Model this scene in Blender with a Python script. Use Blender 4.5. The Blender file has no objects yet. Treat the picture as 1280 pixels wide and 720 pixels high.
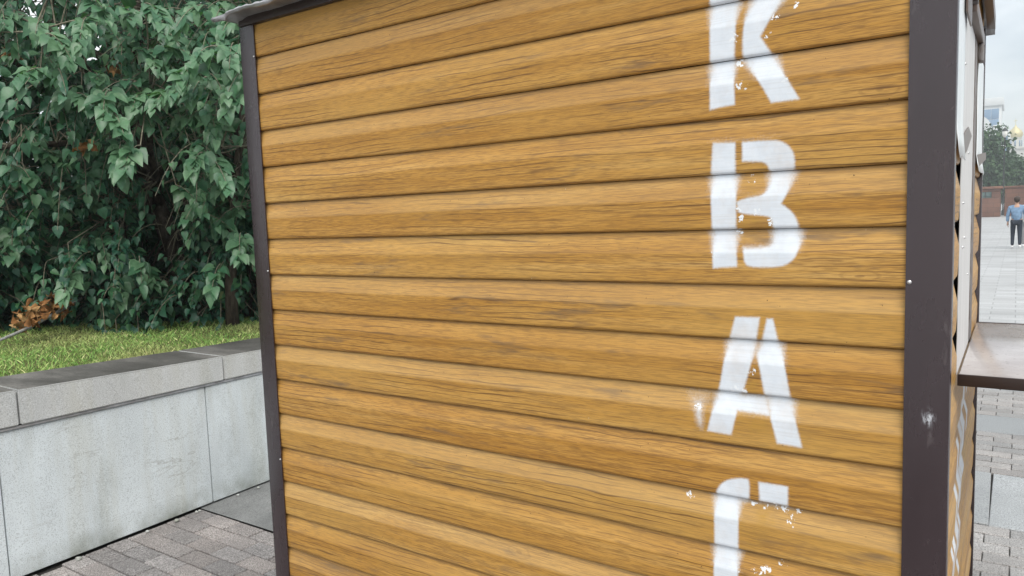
import bpy, bmesh, math, random
import numpy as np
from mathutils import Vector, Matrix, noise as mnoise
R = math.radians
HAZE = .0017
random.seed(7); rng = np.random.default_rng(11)
scn = bpy.context.scene
col = scn.collection

# ------------------------------------------------------------------ camera, sky, sun, exposure
CAM = np.array([2.081, -1.592, 1.600]); YAW, PIT, ROL, FPX = -0.601261, -0.093579, -0.034854, 921.4
fw = np.array([math.sin(YAW)*math.cos(PIT), math.cos(YAW)*math.cos(PIT), math.sin(PIT)])
r0 = np.array([math.cos(YAW), -math.sin(YAW), 0.0]); u0 = np.cross(r0, fw)
rt = math.cos(ROL)*r0 + math.sin(ROL)*u0; up = -math.sin(ROL)*r0 + math.cos(ROL)*u0
cd = bpy.data.cameras.new('camera'); cam = bpy.data.objects.new('camera', cd); col.objects.link(cam)
cam.matrix_world = Matrix(((rt[0], up[0], -fw[0], CAM[0]), (rt[1], up[1], -fw[1], CAM[1]), (rt[2], up[2], -fw[2], CAM[2]), (0, 0, 0, 1)))
cd.sensor_width = 36; cd.lens = 36*FPX/1280; cd.clip_start = 0.02; cd.clip_end = 3000
scn.camera = cam

SUN_EL, SUN_AZ = R(56), R(138)          # azimuth clockwise from +y: behind and right of the camera
w = bpy.data.worlds.new('World'); scn.world = w; w.use_nodes = True
nt = w.node_tree; nt.nodes.clear()
def N(t, type, **kw):
    n = t.nodes.new(type)
    for k, v in kw.items():
        if k in n.inputs.keys() if isinstance(k, str) else False: n.inputs[k].default_value = v
        else: setattr(n, k, v)
    return n
wo = N(nt, 'ShaderNodeOutputWorld'); bg = N(nt, 'ShaderNodeBackground'); bg.inputs['Strength'].default_value = 0.084
sky = N(nt, 'ShaderNodeTexSky', sky_type='NISHITA', sun_disc=False, sun_elevation=SUN_EL, sun_rotation=SUN_AZ, air_density=1.2, dust_density=1.5, ozone_density=2.0)
tc = N(nt, 'ShaderNodeTexCoord'); mp = N(nt, 'ShaderNodeMapping'); mp.inputs['Scale'].default_value = (1, 1, 2.2)
nz = N(nt, 'ShaderNodeTexNoise'); nz.inputs['Scale'].default_value = 2.2; nz.inputs['Detail'].default_value = 6; nz.inputs['Roughness'].default_value = .55
rp = N(nt, 'ShaderNodeValToRGB'); rp.color_ramp.elements[0].position = .38; rp.color_ramp.elements[1].position = .60; mp.inputs['Location'].default_value = (8.22, 4.26, 1.98)
rp.color_ramp.elements[0].color = (.30, .30, .30, 1); rp.color_ramp.elements[1].color = (.94, .94, .94, 1)
mx = N(nt, 'ShaderNodeMix', data_type='RGBA'); mx.inputs['B'].default_value = (11.4, 11.8, 11.8, 1)
L = nt.links.new
L(tc.outputs['Generated'], mp.inputs[0]); L(mp.outputs[0], nz.inputs[0]); L(nz.outputs[0], rp.inputs[0])
L(rp.outputs[0], mx.inputs['Factor']); L(sky.outputs[0], mx.inputs['A']); L(mx.outputs['Result'], bg.inputs[0]); L(bg.outputs[0], wo.inputs[0])
sd = bpy.data.lights.new('sun', 'SUN'); sd.energy = 2.25; sd.angle = R(40); sd.color = (1, .96, .9)
so = bpy.data.objects.new('sun', sd); col.objects.link(so)
sdir = Vector((math.sin(SUN_AZ)*math.cos(SUN_EL), math.cos(SUN_AZ)*math.cos(SUN_EL), math.sin(SUN_EL)))
so.rotation_euler = sdir.to_track_quat('Z', 'Y').to_euler(); so.location = (0, -6, 12)
vs = scn.view_settings; vs.view_transform = 'Standard'; vs.look = 'None'; vs.exposure = 0.60; vs.gamma = 1.0; vs.use_curve_mapping = False
scn.cycles.max_bounces = 8; scn.cycles.volume_bounces = 0

# ------------------------------------------------------------------ helpers
def link(o, parent=None):
    col.objects.link(o)
    if parent is not None:
        o.parent = parent
        if parent.type == 'EMPTY' or parent.parent is not None or True:
            pw = parent.get('_w'); pw = Vector(pw) if pw is not None else Vector((0, 0, 0))
            o.matrix_parent_inverse = Matrix.Translation(-pw)
    return o
def mesh(name, V, F, mat=None, parent=None, smooth=False, sharp=None, attrs=None):
    me = bpy.data.meshes.new(name); me.from_pydata([tuple(map(float, v)) for v in V], [], [tuple(map(int, f)) for f in F]); me.update()
    if mat: me.materials.append(mat)
    if smooth or sharp: me.polygons.foreach_set('use_smooth', [True]*len(me.polygons))
    if sharp: me.set_sharp_from_angle(angle=R(sharp))
    for k, a in (attrs or {}).items():
        at = me.attributes.new(k, 'FLOAT', 'POINT'); at.data.foreach_set('value', np.asarray(a, dtype=np.float32))
    return link(bpy.data.objects.new(name, me), parent)
def bobj(name, bm, mat, parent=None, smooth=False, sharp=None):
    me = bpy.data.meshes.new(name); bmesh.ops.recalc_face_normals(bm, faces=bm.faces); bm.to_mesh(me); bm.free()
    if mat: me.materials.append(mat)
    if smooth or sharp: me.polygons.foreach_set('use_smooth', [True]*len(me.polygons))
    if sharp: me.set_sharp_from_angle(angle=R(sharp))
    return link(bpy.data.objects.new(name, me), parent)
def boxbm(bm, lo, hi, bev=0):
    lo, hi = Vector(lo), Vector(hi); b2 = bmesh.new(); bmesh.ops.create_cube(b2, size=1)
    for v in b2.verts: v.co = Vector([(lo[i]+hi[i])/2 + v.co[i]*(hi[i]-lo[i]) for i in range(3)])
    if bev: bmesh.ops.bevel(b2, geom=list(b2.edges), offset=bev, segments=2, affect='EDGES', profile=.5)
    me = bpy.data.meshes.new('t'); b2.to_mesh(me); b2.free(); bm.from_mesh(me); bpy.data.meshes.remove(me)
def box(name, lo, hi, mat, parent=None, bev=0.002):
    bm = bmesh.new(); boxbm(bm, lo, hi, bev); return bobj(name, bm, mat, parent, sharp=40)
def tube(pts, rad, seg=8, cap=True):
    pts = [np.array(q, float) for q in pts]; V = []; F = []; n = len(pts); t = None
    rad = rad if hasattr(rad, '__len__') else [rad]*n
    for i, q in enumerate(pts):
        d = pts[min(i+1, n-1)] - pts[max(i-1, 0)]; d = d/(np.linalg.norm(d)+1e-9)
        if t is None: t = np.cross(d, [0.3, .9, .2]) if abs(d[1]) < .9 else np.cross(d, [1, 0, 0])
        t = t - d*np.dot(t, d); t /= np.linalg.norm(t)+1e-9; b = np.cross(d, t)
        for k in range(seg):
            a = 2*math.pi*k/seg; V.append(q + rad[i]*(math.cos(a)*t + math.sin(a)*b))
    for i in range(n-1):
        for k in range(seg): F.append((i*seg+k, i*seg+(k+1) % seg, (i+1)*seg+(k+1) % seg, (i+1)*seg+k))
    if cap: F.append(tuple(range(seg))[::-1]); F.append(tuple((n-1)*seg+k for k in range(seg)))
    return V, F
def merge(parts):
    V = []; F = []
    for v, f in parts:
        o = len(V); V += list(v); F += [tuple(i+o for i in q) for q in f]
    return V, F
def lathe(prof, c, seg=24):
    V = []; F = []
    for (r, z) in prof:
        for k in range(seg): a = 2*math.pi*k/seg; V.append((c[0]+r*math.cos(a), c[1]+r*math.sin(a), c[2]+z))
    for i in range(len(prof)-1):
        for k in range(seg): F.append((i*seg+k, i*seg+(k+1) % seg, (i+1)*seg+(k+1) % seg, (i+1)*seg+k))
    return V, F
def tag(o, label, cat, group=None):
    o['label'] = label; o['category'] = cat
    if group: o['group'] = group
    return o
def thing(name, loc, label, cat, group=None):
    o = bpy.data.objects.new(name, None); o.empty_display_size = .1; o.location = loc; col.objects.link(o); o['_w'] = tuple(map(float, loc))
    return tag(o, label, cat, group)
def struct(o): o['kind'] = 'structure'; return o
def project(P):
    d = np.asarray(P) - CAM; z = d@fw
    return 640 + FPX*(d@rt)/z, 360 - FPX*(d@up)/z, z

# ------------------------------------------------------------------ materials
class M:
    def __init__(s, name, rough=.6, spec=.5, base=(.5, .5, .5)):
        s.m = bpy.data.materials.new(name); s.m.use_nodes = True; s.t = s.m.node_tree; s.b = s.t.nodes['Principled BSDF']
        s.b.inputs['Roughness'].default_value = rough; s.b.inputs['Specular IOR Level'].default_value = spec; s.b.inputs['Base Color'].default_value = (*base, 1)
    def n(s, type, **kw): 
        n = s.t.nodes.new(type)
        for k, v in kw.items(): setattr(n, k, v)
        return n
    def l(s, a, b): s.t.links.new(a, b)
    def coord(s, scale=(1, 1, 1), off=None, src='Object'):
        if not hasattr(s, 'tc'): s.tc = s.n('ShaderNodeTexCoord')
        m = s.n('ShaderNodeMapping'); m.inputs['Scale'].default_value = scale
        if src == 'World':
            g = s.n('ShaderNodeNewGeometry'); v = g.outputs['Position']
        else: v = s.tc.outputs[src]
        s.l(v, m.inputs[0])
        if off is not None: s.l(off, m.inputs['Location'])
        return m.outputs[0]
    def noise(s, vec, scale=1, detail=4, rough=.55, dist=0):
        n = s.n('ShaderNodeTexNoise'); n.inputs['Scale'].default_value = scale; n.inputs['Detail'].default_value = detail
        n.inputs['Roughness'].default_value = rough; n.inputs['Distortion'].default_value = dist; s.l(vec, n.inputs['Vector']); return n.outputs[0]
    def ramp(s, v, *st):
        r = s.n('ShaderNodeValToRGB'); e = r.color_ramp.elements
        while len(e) < len(st): e.new(.5)
        for q, (p, c) in zip(e, st): q.position = p; q.color = (*c, 1) if hasattr(c, '__len__') else (c, c, c, 1)
        s.l(v, r.inputs[0]); return r.outputs[0]
    def mix(s, f, a, b, mode='MIX'):
        m = s.n('ShaderNodeMix', data_type='RGBA', blend_type=mode)
        for key, v in (('Factor', f), ('A', a), ('B', b)):
            if isinstance(v, (int, float)): m.inputs[key].default_value = v if key == 'Factor' else (v, v, v, 1)
            elif isinstance(v, tuple): m.inputs[key].default_value = (*v, 1)
            else: s.l(v, m.inputs[key])
        return m.outputs['Result']
    def math(s, op, a, b=None, clamp=False):
        m = s.n('ShaderNodeMath', operation=op, use_clamp=clamp)
        for i, v in enumerate((a, b)):
            if v is None: continue
            if isinstance(v, (int, float)): m.inputs[i].default_value = v
            else: s.l(v, m.inputs[i])
        return m.outputs[0]
    def attr(s, name): a = s.n('ShaderNodeAttribute', attribute_name=name); return a.outputs['Fac']
    def rnd(s): return s.n('ShaderNodeObjectInfo').outputs['Random']
    def col(s, c): s.l(c, s.b.inputs['Base Color']) if not isinstance(c, tuple) else None; return s
    def rough(s, c): s.l(c, s.b.inputs['Roughness']); return s
    def bump(s, h, strength=.3, dist=.002):
        b = s.n('ShaderNodeBump'); b.inputs['Strength'].default_value = strength; b.inputs['Distance'].default_value = dist
        s.l(h, b.inputs['Height']); s.l(b.outputs[0], s.b.inputs['Normal']); return s

def wood_print(name, axis):
    """printed wood grain on painted steel siding; grain runs along x (front) or y (side)"""
    k = M(name, .5, .22)
    sx = lambda a, c: (a, 1, c) if axis == 'x' else (1, a, c)
    sd = k.n('ShaderNodeCombineXYZ')
    rn = k.attr('seed')
    for i, q in enumerate((13.7, 7.3, 31.1)): k.l(k.math('MULTIPLY', rn, q), sd.inputs[i])
    off = sd.outputs[0]
    warp = k.noise(k.coord(sx(2.2, 9), off), 1, 3)
    wv = k.n('ShaderNodeVectorMath', operation='SCALE'); wv.inputs['Scale'].default_value = .6
    cx = k.n('ShaderNodeCombineXYZ'); k.l(warp, cx.inputs[2]); k.l(cx.outputs[0], wv.inputs[0])
    def warped(sc):
        a = k.n('ShaderNodeVectorMath', operation='ADD'); k.l(k.coord(sc, off), a.inputs[0]); k.l(wv.outputs[0], a.inputs[1]); return a.outputs[0]
    g1 = k.noise(warped(sx(1.5, 34)), 1, 5, .55)
    g2 = k.noise(warped(sx(6, 210)), 1, 5, .7)
    g3 = k.noise(warped(sx(26, 520)), 1, 2, .6)
    broad = k.noise(k.coord(sx(1.1, 6), off), 1, 3)
    c = k.ramp(g1, (.26, (.375, .182, .036)), (.45, (.465, .238, .049)), (.56, (.505, .268, .062)), (.76, (.58, .345, .108)))
    c = k.mix(k.ramp(g2, (.34, .68), (.47, .0)), c, (.235, .115, .034))
    c = k.mix(k.math('MULTIPLY', k.ramp(g3, (.38, .8), (.55, 0.)), .8), c, (.20, .10, .034))
    c = k.mix(k.math('MULTIPLY', k.ramp(broad, (.42, 0.), (.68, 1.)), .35), c, (.56, .35, .10))
    # dark grain dashes: thin cathedral lines
    wv2 = k.n('ShaderNodeTexWave', wave_type='BANDS', bands_direction='Z'); wv2.inputs['Scale'].default_value = 1.0
    wv2.inputs['Distortion'].default_value = 5.5; wv2.inputs['Detail'].default_value = 3; wv2.inputs['Detail Scale'].default_value = 1.6
    k.l(warped(sx(1.6, 20)), wv2.inputs[0])
    ln = k.ramp(wv2.outputs['Fac'], (.0, 1.), (.10, .0))
    lm = k.ramp(k.noise(k.coord(sx(2.6, 14), off), 1, 3), (.46, 0.), (.58, .9))
    c = k.mix(k.math('MULTIPLY', ln, lm), c, (.15, .075, .028))
    # dark grey-brown smudges
    bl = k.ramp(k.noise(warped(sx(3.2, 24)), 1, 4, .7), (.59, 0.), (.72, .80))
    c = k.mix(bl, c, (.17, .11, .062))
    # knots
    vo = k.n('ShaderNodeTexVoronoi'); vo.inputs['Scale'].default_value = 1; k.l(warped(sx(2.3, 6.5)), vo.inputs['Vector'])
    kn = k.math('SINE', k.math('MULTIPLY', vo.outputs['Distance'], 95))
    km = k.ramp(vo.outputs['Distance'], (.03, .55), (.13, 0.))
    c = k.mix(k.math('MULTIPLY', k.ramp(kn, (.4, 0.), (.9, 1.)), km), c, (.19, .095, .035))
    # paler upper slope of each board: sky light put into colour, plus print tone
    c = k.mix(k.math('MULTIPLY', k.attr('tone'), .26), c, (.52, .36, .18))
    # patchy darker brown along each lip and in the joint
    c = k.mix(k.math('MULTIPLY', k.attr('lap_dark'), k.ramp(k.noise(k.coord(sx(9, 40), off), 1, 4), (.35, .15), (.65, .75))), c, (.13, .085, .05))
    c = k.mix(1., c, k.ramp(k.math('FRACT', k.math('MULTIPLY', rn, 3.77)), (0., (.93, .90, .86)), (.5, (1., 1., 1.)), (1., (1.03, 1.06, 1.14))), 'MULTIPLY')
    # small scratches
    c = k.mix(k.ramp(k.noise(k.coord((75, 75, 33), src='World'), 1, 3, .75), (.745, 0.), (.77, .7)), c, (.62, .55, .42))
    c = k.mix(k.ramp(k.noise(k.coord((120, 120, 120), src='World'), 1, 2, .5), (.74, 0.), (.77, .8)), c, (.09, .055, .03))
    # sprayed stencil paint, with chips
    pt = k.attr('paint'); gh = k.attr('ghost')
    chip = k.noise(k.coord((190, 190, 190)), 1, 4, .7); big = k.noise(k.coord((26, 26, 26)), 1, 4, .65)
    c = k.mix(k.math('MULTIPLY', gh, k.ramp(big, (.42, 0.), (.7, .75))), c, (.44, .25, .045))
    spray = k.math('ADD', pt, k.math('MULTIPLY', k.math('SUBTRACT', chip, .5), .45))
    spray = k.ramp(spray, (.12, 0.), (.30, .18), (.62, .86), (.80, .97))
    fl = k.ramp(k.math('MULTIPLY', k.attr('flake'), k.ramp(k.noise(k.coord((70, 70, 70)), 1, 5, .7), (.50, 0.), (.58, 1.))), (.25, 0.), (.4, 1.))
    wc = k.mix(k.ramp(big, (.35, 0.), (.7, 1.)), (.66, .71, .77), (.74, .78, .83))
    wc = k.mix(k.math('MULTIPLY', k.ramp(g2, (.38, .8), (.52, .0)), .22), wc, (.46, .44, .42))
    thin = k.ramp(k.noise(k.coord((11, 11, 7)), 1, 5, .65), (.30, .80), (.52, 1.)); spray = k.math('MULTIPLY', spray, thin)
    c = k.mix(spray, c, wc); c = k.mix(fl, c, (.78, .8, .82))
    k.col(c); k.bump(k.math('ADD', k.math('MULTIPLY', g2, .5), g3), .14, .0010)
    k.rough(k.ramp(g1, (.3, .36), (.7, .48)))
    return k.m
mat_front = wood_print('wood_print_siding', 'x'); mat_side = wood_print('wood_print_siding_side', 'y')

k = M('brown_trim', .25, .8)
n1 = k.noise(k.coord((5, 5, 1.2), src='World'), 3, 5); n2 = k.noise(k.coord((60, 60, 60), src='World'), 1, 4, .7)
c = k.ramp(n1, (.3, (.022, .011, .014)), (.7, (.030, .016, .020)))
c = k.mix(k.ramp(n2, (.66, 0.), (.76, .3)), c, (.10, .08, .08))
sc = k.ramp(k.noise(k.coord((30, 30, 8), src='World'), 1, 3), (.66, 0.), (.72, .3)); c = k.mix(sc, c, (.14, .12, .12))
# one scuff of white paint on the corner trim
gp = k.n('ShaderNodeNewGeometry'); vd = k.n('ShaderNodeVectorMath', operation='DISTANCE'); vm = k.n('ShaderNodeVectorMath', operation='MULTIPLY')
vm.inputs[1].default_value = (1, 1, .62); k.l(gp.outputs['Position'], vm.inputs[0]); vd.inputs[1].default_value = (1.950, -.006, .62*1.192); k.l(vm.outputs[0], vd.inputs[0])
scf = k.math('MULTIPLY', k.ramp(vd.outputs['Value'], (.002, 1.), (.013, 0.)), k.ramp(k.noise(k.coord((160, 160, 50), src='World'), 1, 4, .8), (.45, 0.), (.62, 1.)))
c = k.mix(scf, c, (.6, .62, .66))
k.col(c).rough(k.ramp(n1, (.3, .20), (.7, .33))); k.bump(k.noise(k.coord((14, 14, 4), src='World'), 1, 2), .12, .002); mat_trim = k.m

k = M('brown_metal_dark', .45, .4, (.03, .018, .015)); mat_dark = k.m
k = M('galvanised_sheet', .38, .5); k.b.inputs['Metallic'].default_value = .55
n1 = k.noise(k.coord((9, 9, 9)), 1, 5, .65)
k.col(k.ramp(n1, (.3, (.20, .195, .19)), (.55, (.36, .36, .37)), (.72, (.52, .52, .53)))); k.rough(k.ramp(n1, (.3, .55), (.7, .35))); k.bump(n1, .3, .004); mat_zinc = k.m
k = M('black_void', .9, .1, (.008, .007, .006)); mat_void = k.m
k = M('screw_steel', .3, .5, (.6, .6, .6)); k.b.inputs['Metallic'].default_value = .7; mat_screw = k.m

k = M('white_painted_panel', .45, .4)
n1 = k.noise(k.coord((3, 8, 1.4)), 2, 5, .6); n2 = k.noise(k.coord((60, 60, 60)), 1, 4, .7)
c = k.ramp(n1, (.3, (.52, .505, .49)), (.7, (.66, .645, .635))); c = k.mix(k.ramp(n2, (.66, 0.), (.74, .7)), c, (.2, .17, .15)); k.col(c); k.bump(n1, .2, .003); mat_panel = k.m
k = M('white_film', .28, .5); n1 = k.noise(k.coord((4, 30, 3)), 1, 4); k.col(k.ramp(n1, (.35, (.62, .66, .67)), (.6, (.80, .82, .82)))); k.bump(n1, .4, .004); mat_film = k.m
k = M('brown_tape', .35, .5, (.12, .085, .07)); mat_tape = k.m
k = M('rusty_angle', .55, .4); n1 = k.noise(k.coord((60, 60, 18)), 1, 5, .7); k.col(k.ramp(n1, (.38, (.10, .06, .045)), (.5, (.16, .14, .13)), (.66, (.27, .26, .26)))); mat_angle = k.m
k = M('shelf_board', .22, .5); n1 = k.noise(k.coord((6, 6, 6)), 1, 5, .6); n2 = k.noise(k.coord((90, 90, 90)), 1, 3, .7)
c = k.ramp(n1, (.35, (.34, .31, .305)), (.65, (.46, .43, .42))); c = k.mix(k.ramp(n2, (.6, 0.), (.7, .5)), c, (.1, .07, .06)); k.col(c); k.rough(k.ramp(n1, (.3, .24), (.7, .12))); mat_shelf = k.m

def granite(name, light, dark, warm, rough=.62, spec=.4, bump=.5):
    k = M(name, rough, spec)
    f1 = k.noise(k.coord((160, 160, 160), src='World'), 1, 3, .7); f2 = k.noise(k.coord((55, 55, 55), src='World'), 1, 6, .75, .6); f3 = k.noise(k.coord((2.3, 2.3, 2.3), src='World'), 1, 4)
    rr = k.math('ADD', k.rnd(), k.attr('rnd')); rr = k.math('FRACT', rr)
    c = k.mix(k.ramp(f2, (.40, 0.), (.58, 1.)), dark, light)
    c = k.mix(k.math('MULTIPLY', k.ramp(rr, (.0, 0.), (1., .8)), .7), c, warm)
    c = k.mix(k.ramp(f1, (.38, .9), (.52, 0.)), c, tuple(q*.25 for q in dark))
    c = k.mix(k.ramp(f1, (.58, 0.), (.7, .6)), c, tuple(min(1, q*1.5) for q in light))
    rr2 = k.math('FRACT', k.math('MULTIPLY', rr, 7.31)); c = k.mix(1.0, c, k.ramp(rr2, (0., .74), (1., 1.12)), 'MULTIPLY')
    c = k.mix(k.ramp(f3, (.40, .40), (.60, 0.)), c, tuple(q*.6 for q in dark))
    k.col(c).bump(k.math('ADD', f2, k.math('MULTIPLY', f1, .6)), bump, .004); k.rough(k.ramp(f2, (.3, rough-.12), (.7, rough+.12)))
    return k.m
mat_sett = granite('granite_sett', (.44, .42, .41), (.20, .188, .185), (.39, .335, .305))
mat_slab = granite('pale_slab', (.42, .44, .455), (.33, .345, .35), (.41, .405, .39), .48, .5, .25)
mat_settr = granite('pale_sheen_sett', (.42, .41, .40), (.28, .27, .26), (.42, .37, .34), .5, .5, .3)  # right-hand setts made paler: grazing sky reflection put into the colour
k = M('joint_sand', .95, .2); n1 = k.noise(k.coord((40, 40, 40), src='World'), 1, 4); k.col(k.ramp(n1, (.3, (.016, .015, .014)), (.7, (.045, .042, .038)))); mat_joint = k.m
k = M('asphalt', .85, .3); n1 = k.noise(k.coord((150, 150, 150), src='World'), 1, 3, .7); n2 = k.noise(k.coord((3, 3, 3), src='World'), 1, 5)
c = k.mix(k.ramp(n2, (.35, 0.), (.7, 1.)), (.16, .165, .163), (.27, .275, .27)); c = k.mix(k.ramp(n1, (.35, .6), (.5, 0.)), c, (.035, .035, .035)); c = k.mix(k.ramp(n1, (.6, 0.), (.7, .5)), c, (.32, .32, .31)); k.col(c).bump(n1, .6, .004); mat_asph = k.m

def wall_stone(name, tint):
    k = M(name, .75, .3)
    f1 = k.noise(k.coord((210, 210, 210), src='World'), 1, 3, .75); f2 = k.noise(k.coord((2.0, 2.0, 1.0), src='World'), 1, 5, .6); f3 = k.noise(k.coord((1.0, 5.5, .55), src='World'), 1, 5, .6)
    c = k.ramp(f2, (.3, tuple(q*.80 for q in tint)), (.65, tuple(q*1.08 for q in tint)))
    c = k.mix(k.ramp(f3, (.48, 0.), (.70, .42)), c, (.42, .40, .30))                     # rain and algae streaks
    c = k.mix(k.ramp(k.noise(k.coord((.9, 3.1, 1.3), src='World'), 1, 4), (.56, 0.), (.70, .35)), c, (.22, .24, .20))
    c = k.mix(k.ramp(f1, (.36, .6), (.46, 0.)), c, (.16, .165, .16)); c = k.mix(k.ramp(f1, (.56, 0.), (.66, .7)), c, (.74, .77, .78))
    crk = k.ramp(k.math('ABSOLUTE', k.math('SUBTRACT', k.noise(k.coord((1, .8, 3.5), src='World'), 1, 6, .6), .5)), (.0, .5), (.006, 0.)); c = k.mix(k.math('MULTIPLY', crk, k.ramp(k.noise(k.coord((2, 2, 2), src='World'), 1, 2), (.5, 0.), (.62, 1.))), c, (.22, .21, .18))
    gp = k.n('ShaderNodeNewGeometry'); sp = k.n('ShaderNodeSeparateXYZ'); k.l(gp.outputs['Position'], sp.inputs[0])
    splash = k.math('MULTIPLY', k.ramp(sp.outputs['Z'], (.02, .75), (.13, 0.)), k.ramp(k.noise(k.coord((1, 6, 4), src='World'), 1, 4), (.40, .1), (.66, 1.)))
    c = k.mix(splash, c, (.15, .16, .12))
    k.col(c).bump(f1, .35, .003); return k
mat_wall = wall_stone('washed_concrete', (.66, .715, .74)).m
k = wall_stone('coping_granite', (.54, .55, .545)); mat_cop = k.m
k = M('coping_top', .8, .3); f2 = k.noise(k.coord((1.2, 2.6, 1), src='World'), 1, 6, .65); f1 = k.noise(k.coord((120, 120, 120), src='World'), 1, 3, .7)
c = k.ramp(f2, (.32, (.040, .038, .034)), (.50, (.095, .092, .084)), (.68, (.21, .20, .185))); c = k.mix(k.ramp(f1, (.4, .35), (.55, 0.)), c, (.03, .03, .03)); k.col(c).bump(f1, .4, .003); mat_coptop = k.m

def leafmat(name, deep, mid, hi, rough=.42, tr=.16):
    k = M(name, rough, .42); v = k.attr('rnd')
    c = k.ramp(v, (.0, deep), (.45, mid), (.88, hi), (.975, tuple(q*1.3 for q in hi)), (.992, (.26, .26, .05)))
    n1 = k.noise(k.coord((30, 30, 30), src='World'), 1, 3); c = k.mix(1., c, k.ramp(n1, (.3, .78), (.7, 1.15)), 'MULTIPLY')
    k.col(c); k.rough(k.ramp(n1, (.3, rough-.06), (.7, rough+.1)))
    ts = k.n('ShaderNodeBsdfTranslucent'); k.l(k.mix(1., c, (1.1, 1.5, .55), 'MULTIPLY'), ts.inputs[0]); ms = k.n('ShaderNodeMixShader'); ms.inputs[0].default_value = tr
    out = k.t.nodes['Material Output']; k.l(k.b.outputs[0], ms.inputs[1]); k.l(ts.outputs[0], ms.inputs[2]); k.l(ms.outputs[0], out.inputs[0]); return k.m
mat_leafA = leafmat('heart_leaf', (.013, .068, .038), (.040, .132, .066), (.118, .225, .118), .36, .22)
mat_leafS = leafmat('shrub_leaf', (.012, .060, .036), (.026, .100, .056), (.060, .160, .065), .42)
mat_leafF = leafmat('far_leaf', (.022, .060, .030), (.042, .095, .042), (.070, .130, .055), .6)
k = M('bark', .9, .2); n1 = k.noise(k.coord((22, 22, 5), src='World'), 1, 6, .7); k.col(k.ramp(n1, (.35, (.022, .018, .014)), (.5, (.060, .048, .036)), (.68, (.13, .11, .085)))).bump(n1, .9, .02); mat_bark = k.m
k = M('twig_bark', .8, .3); n1 = k.noise(k.coord((40, 40, 20), src='World'), 1, 4); k.col(k.ramp(n1, (.3, (.09, .08, .055)), (.7, (.28, .26, .19)))); mat_twig = k.m
k = M('dry_leaf', .8, .2); v = k.attr('rnd'); n1 = k.noise(k.coord((50, 50, 50), src='World'), 1, 4); c = k.ramp(v, (0., (.13, .055, .018)), (.5, (.30, .145, .05)), (1., (.46, .29, .13))); k.col(k.mix(1., c, k.ramp(n1, (.3, .6), (.7, 1.2)), 'MULTIPLY')); mat_dry = k.m
k = M('grey_stick', .8, .2); n1 = k.noise(k.coord((60, 60, 60), src='World'), 1, 3); k.col(k.ramp(n1, (.3, (.16, .16, .15)), (.7, (.33, .33, .32)))); mat_stick = k.m
k = M('grass_blade', .55, .3); v = k.attr('rnd'); big = k.noise(k.coord((.9, .9, .9), src='World'), 1, 3)
c = k.ramp(v, (0., (.11, .23, .05)), (.5, (.21, .37, .085)), (.85, (.36, .48, .14)), (1., (.58, .57, .27)))
k.col(k.mix(k.math('MULTIPLY', k.attr('dry'), .72), c, (.42, .37, .17))); mat_grass = k.m
k = M('soil', .95, .1); n1 = k.noise(k.coord((14, 14, 14), src='World'), 1, 6, .7); k.col(k.ramp(n1, (.3, (.05, .045, .025)), (.55, (.12, .13, .05)), (.75, (.22, .20, .09)))).bump(n1, .8, .02); mat_soil = k.m

# ------------------------------------------------------------------ ground: plaza, setts, slabs, asphalt
gnd = M('far_plaza', .5, .5)
br = gnd.n('ShaderNodeTexBrick'); br.inputs['Scale'].default_value = 1; br.inputs['Mortar Size'].default_value = .008; br.inputs['Brick Width'].default_value = .6; br.inputs['Row Height'].default_value = .3
br.inputs['Color1'].default_value = (.47, .475, .475, 1); br.inputs['Color2'].default_value = (.38, .38, .375, 1); br.inputs['Mortar'].default_value = (.26, .26, .255, 1)
gnd.l(gnd.coord((1, 1, 1)), br.inputs['Vector'])
n1 = gnd.noise(gnd.coord((.35, 1.1, 1)), 1, 4); n2 = gnd.noise(gnd.coord((60, 60, 60)), 1, 3, .7)
c = gnd.mix(1., br.outputs['Color'], gnd.ramp(n1, (.35, .80), (.65, 1.06)), 'MULTIPLY'); c = gnd.mix(gnd.ramp(n2, (.36, .4), (.5, 0.)), c, (.15, .15, .15)); gnd.col(c)
ground = struct(mesh('ground', [(-420, -420, -.020), (420, -420, -.020), (420, 420, -.020), (-420, 420, -.020)], [(0, 1, 2, 3)], gnd.m))
wx = lambda y: -1.742 - .035*max(-1.5, min(y, 1.6))
bed = struct(mesh('plaza_pavement', [(-1.9, -4.5, -.014), (7, -4.5, -.014), (7, 8.6, -.014), (-1.9, 8.6, -.014)], [(0, 1, 2, 3)], mat_joint))
def pavebox(sx, sy, h=.03, c=.0035):
    a, b = sx/2, sy/2
    V = [(x, y, z) for (p, q, z) in ((a, b, -h), (a, b, -c), (a-c, b-c, 0)) for (x, y) in ((-p, -q), (p, -q), (p, q), (-p, q))]
    F = [(8, 9, 10, 11)]
    for r in (0, 4):
        for i in range(4): j = (i+1) % 4; F.append((r+i, r+j, r+4+j, r+4+i))
    return V, F
TP, TL = .1100, .2075
SLABS = [(2.635, 3.50), (4.43, 4.92), (5.84, 6.70), (7.6, 8.1)]
meshes = {}
def piece(name, key, sx, sy, mat, x, y, par):
    if key not in meshes:
        V, F = pavebox(sx, sy); me = bpy.data.meshes.new(name); me.from_pydata(V, [], F); me.materials.append(mat); meshes[key] = me
    o = bpy.data.objects.new(name, meshes[key]); link(o, par)
    o.location = (x, y, random.uniform(-.0025, .001)); o.rotation_euler = (random.gauss(0, .004), random.gauss(0, .004), random.gauss(0, .006))
stuffV = {'a': [], 'b': []}; stuffF = {'a': [], 'b': []}; stuffR = {'a': [], 'b': []}
rows = []; y = -4.44
LEFT_END = .764
y = LEFT_END - TP*44
rows = [LEFT_END - TP*(i+.5) for i in range(47)][::-1] + [SLABS[0][0] - TP*(i+.5) for i in range(17)][::-1]
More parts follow.
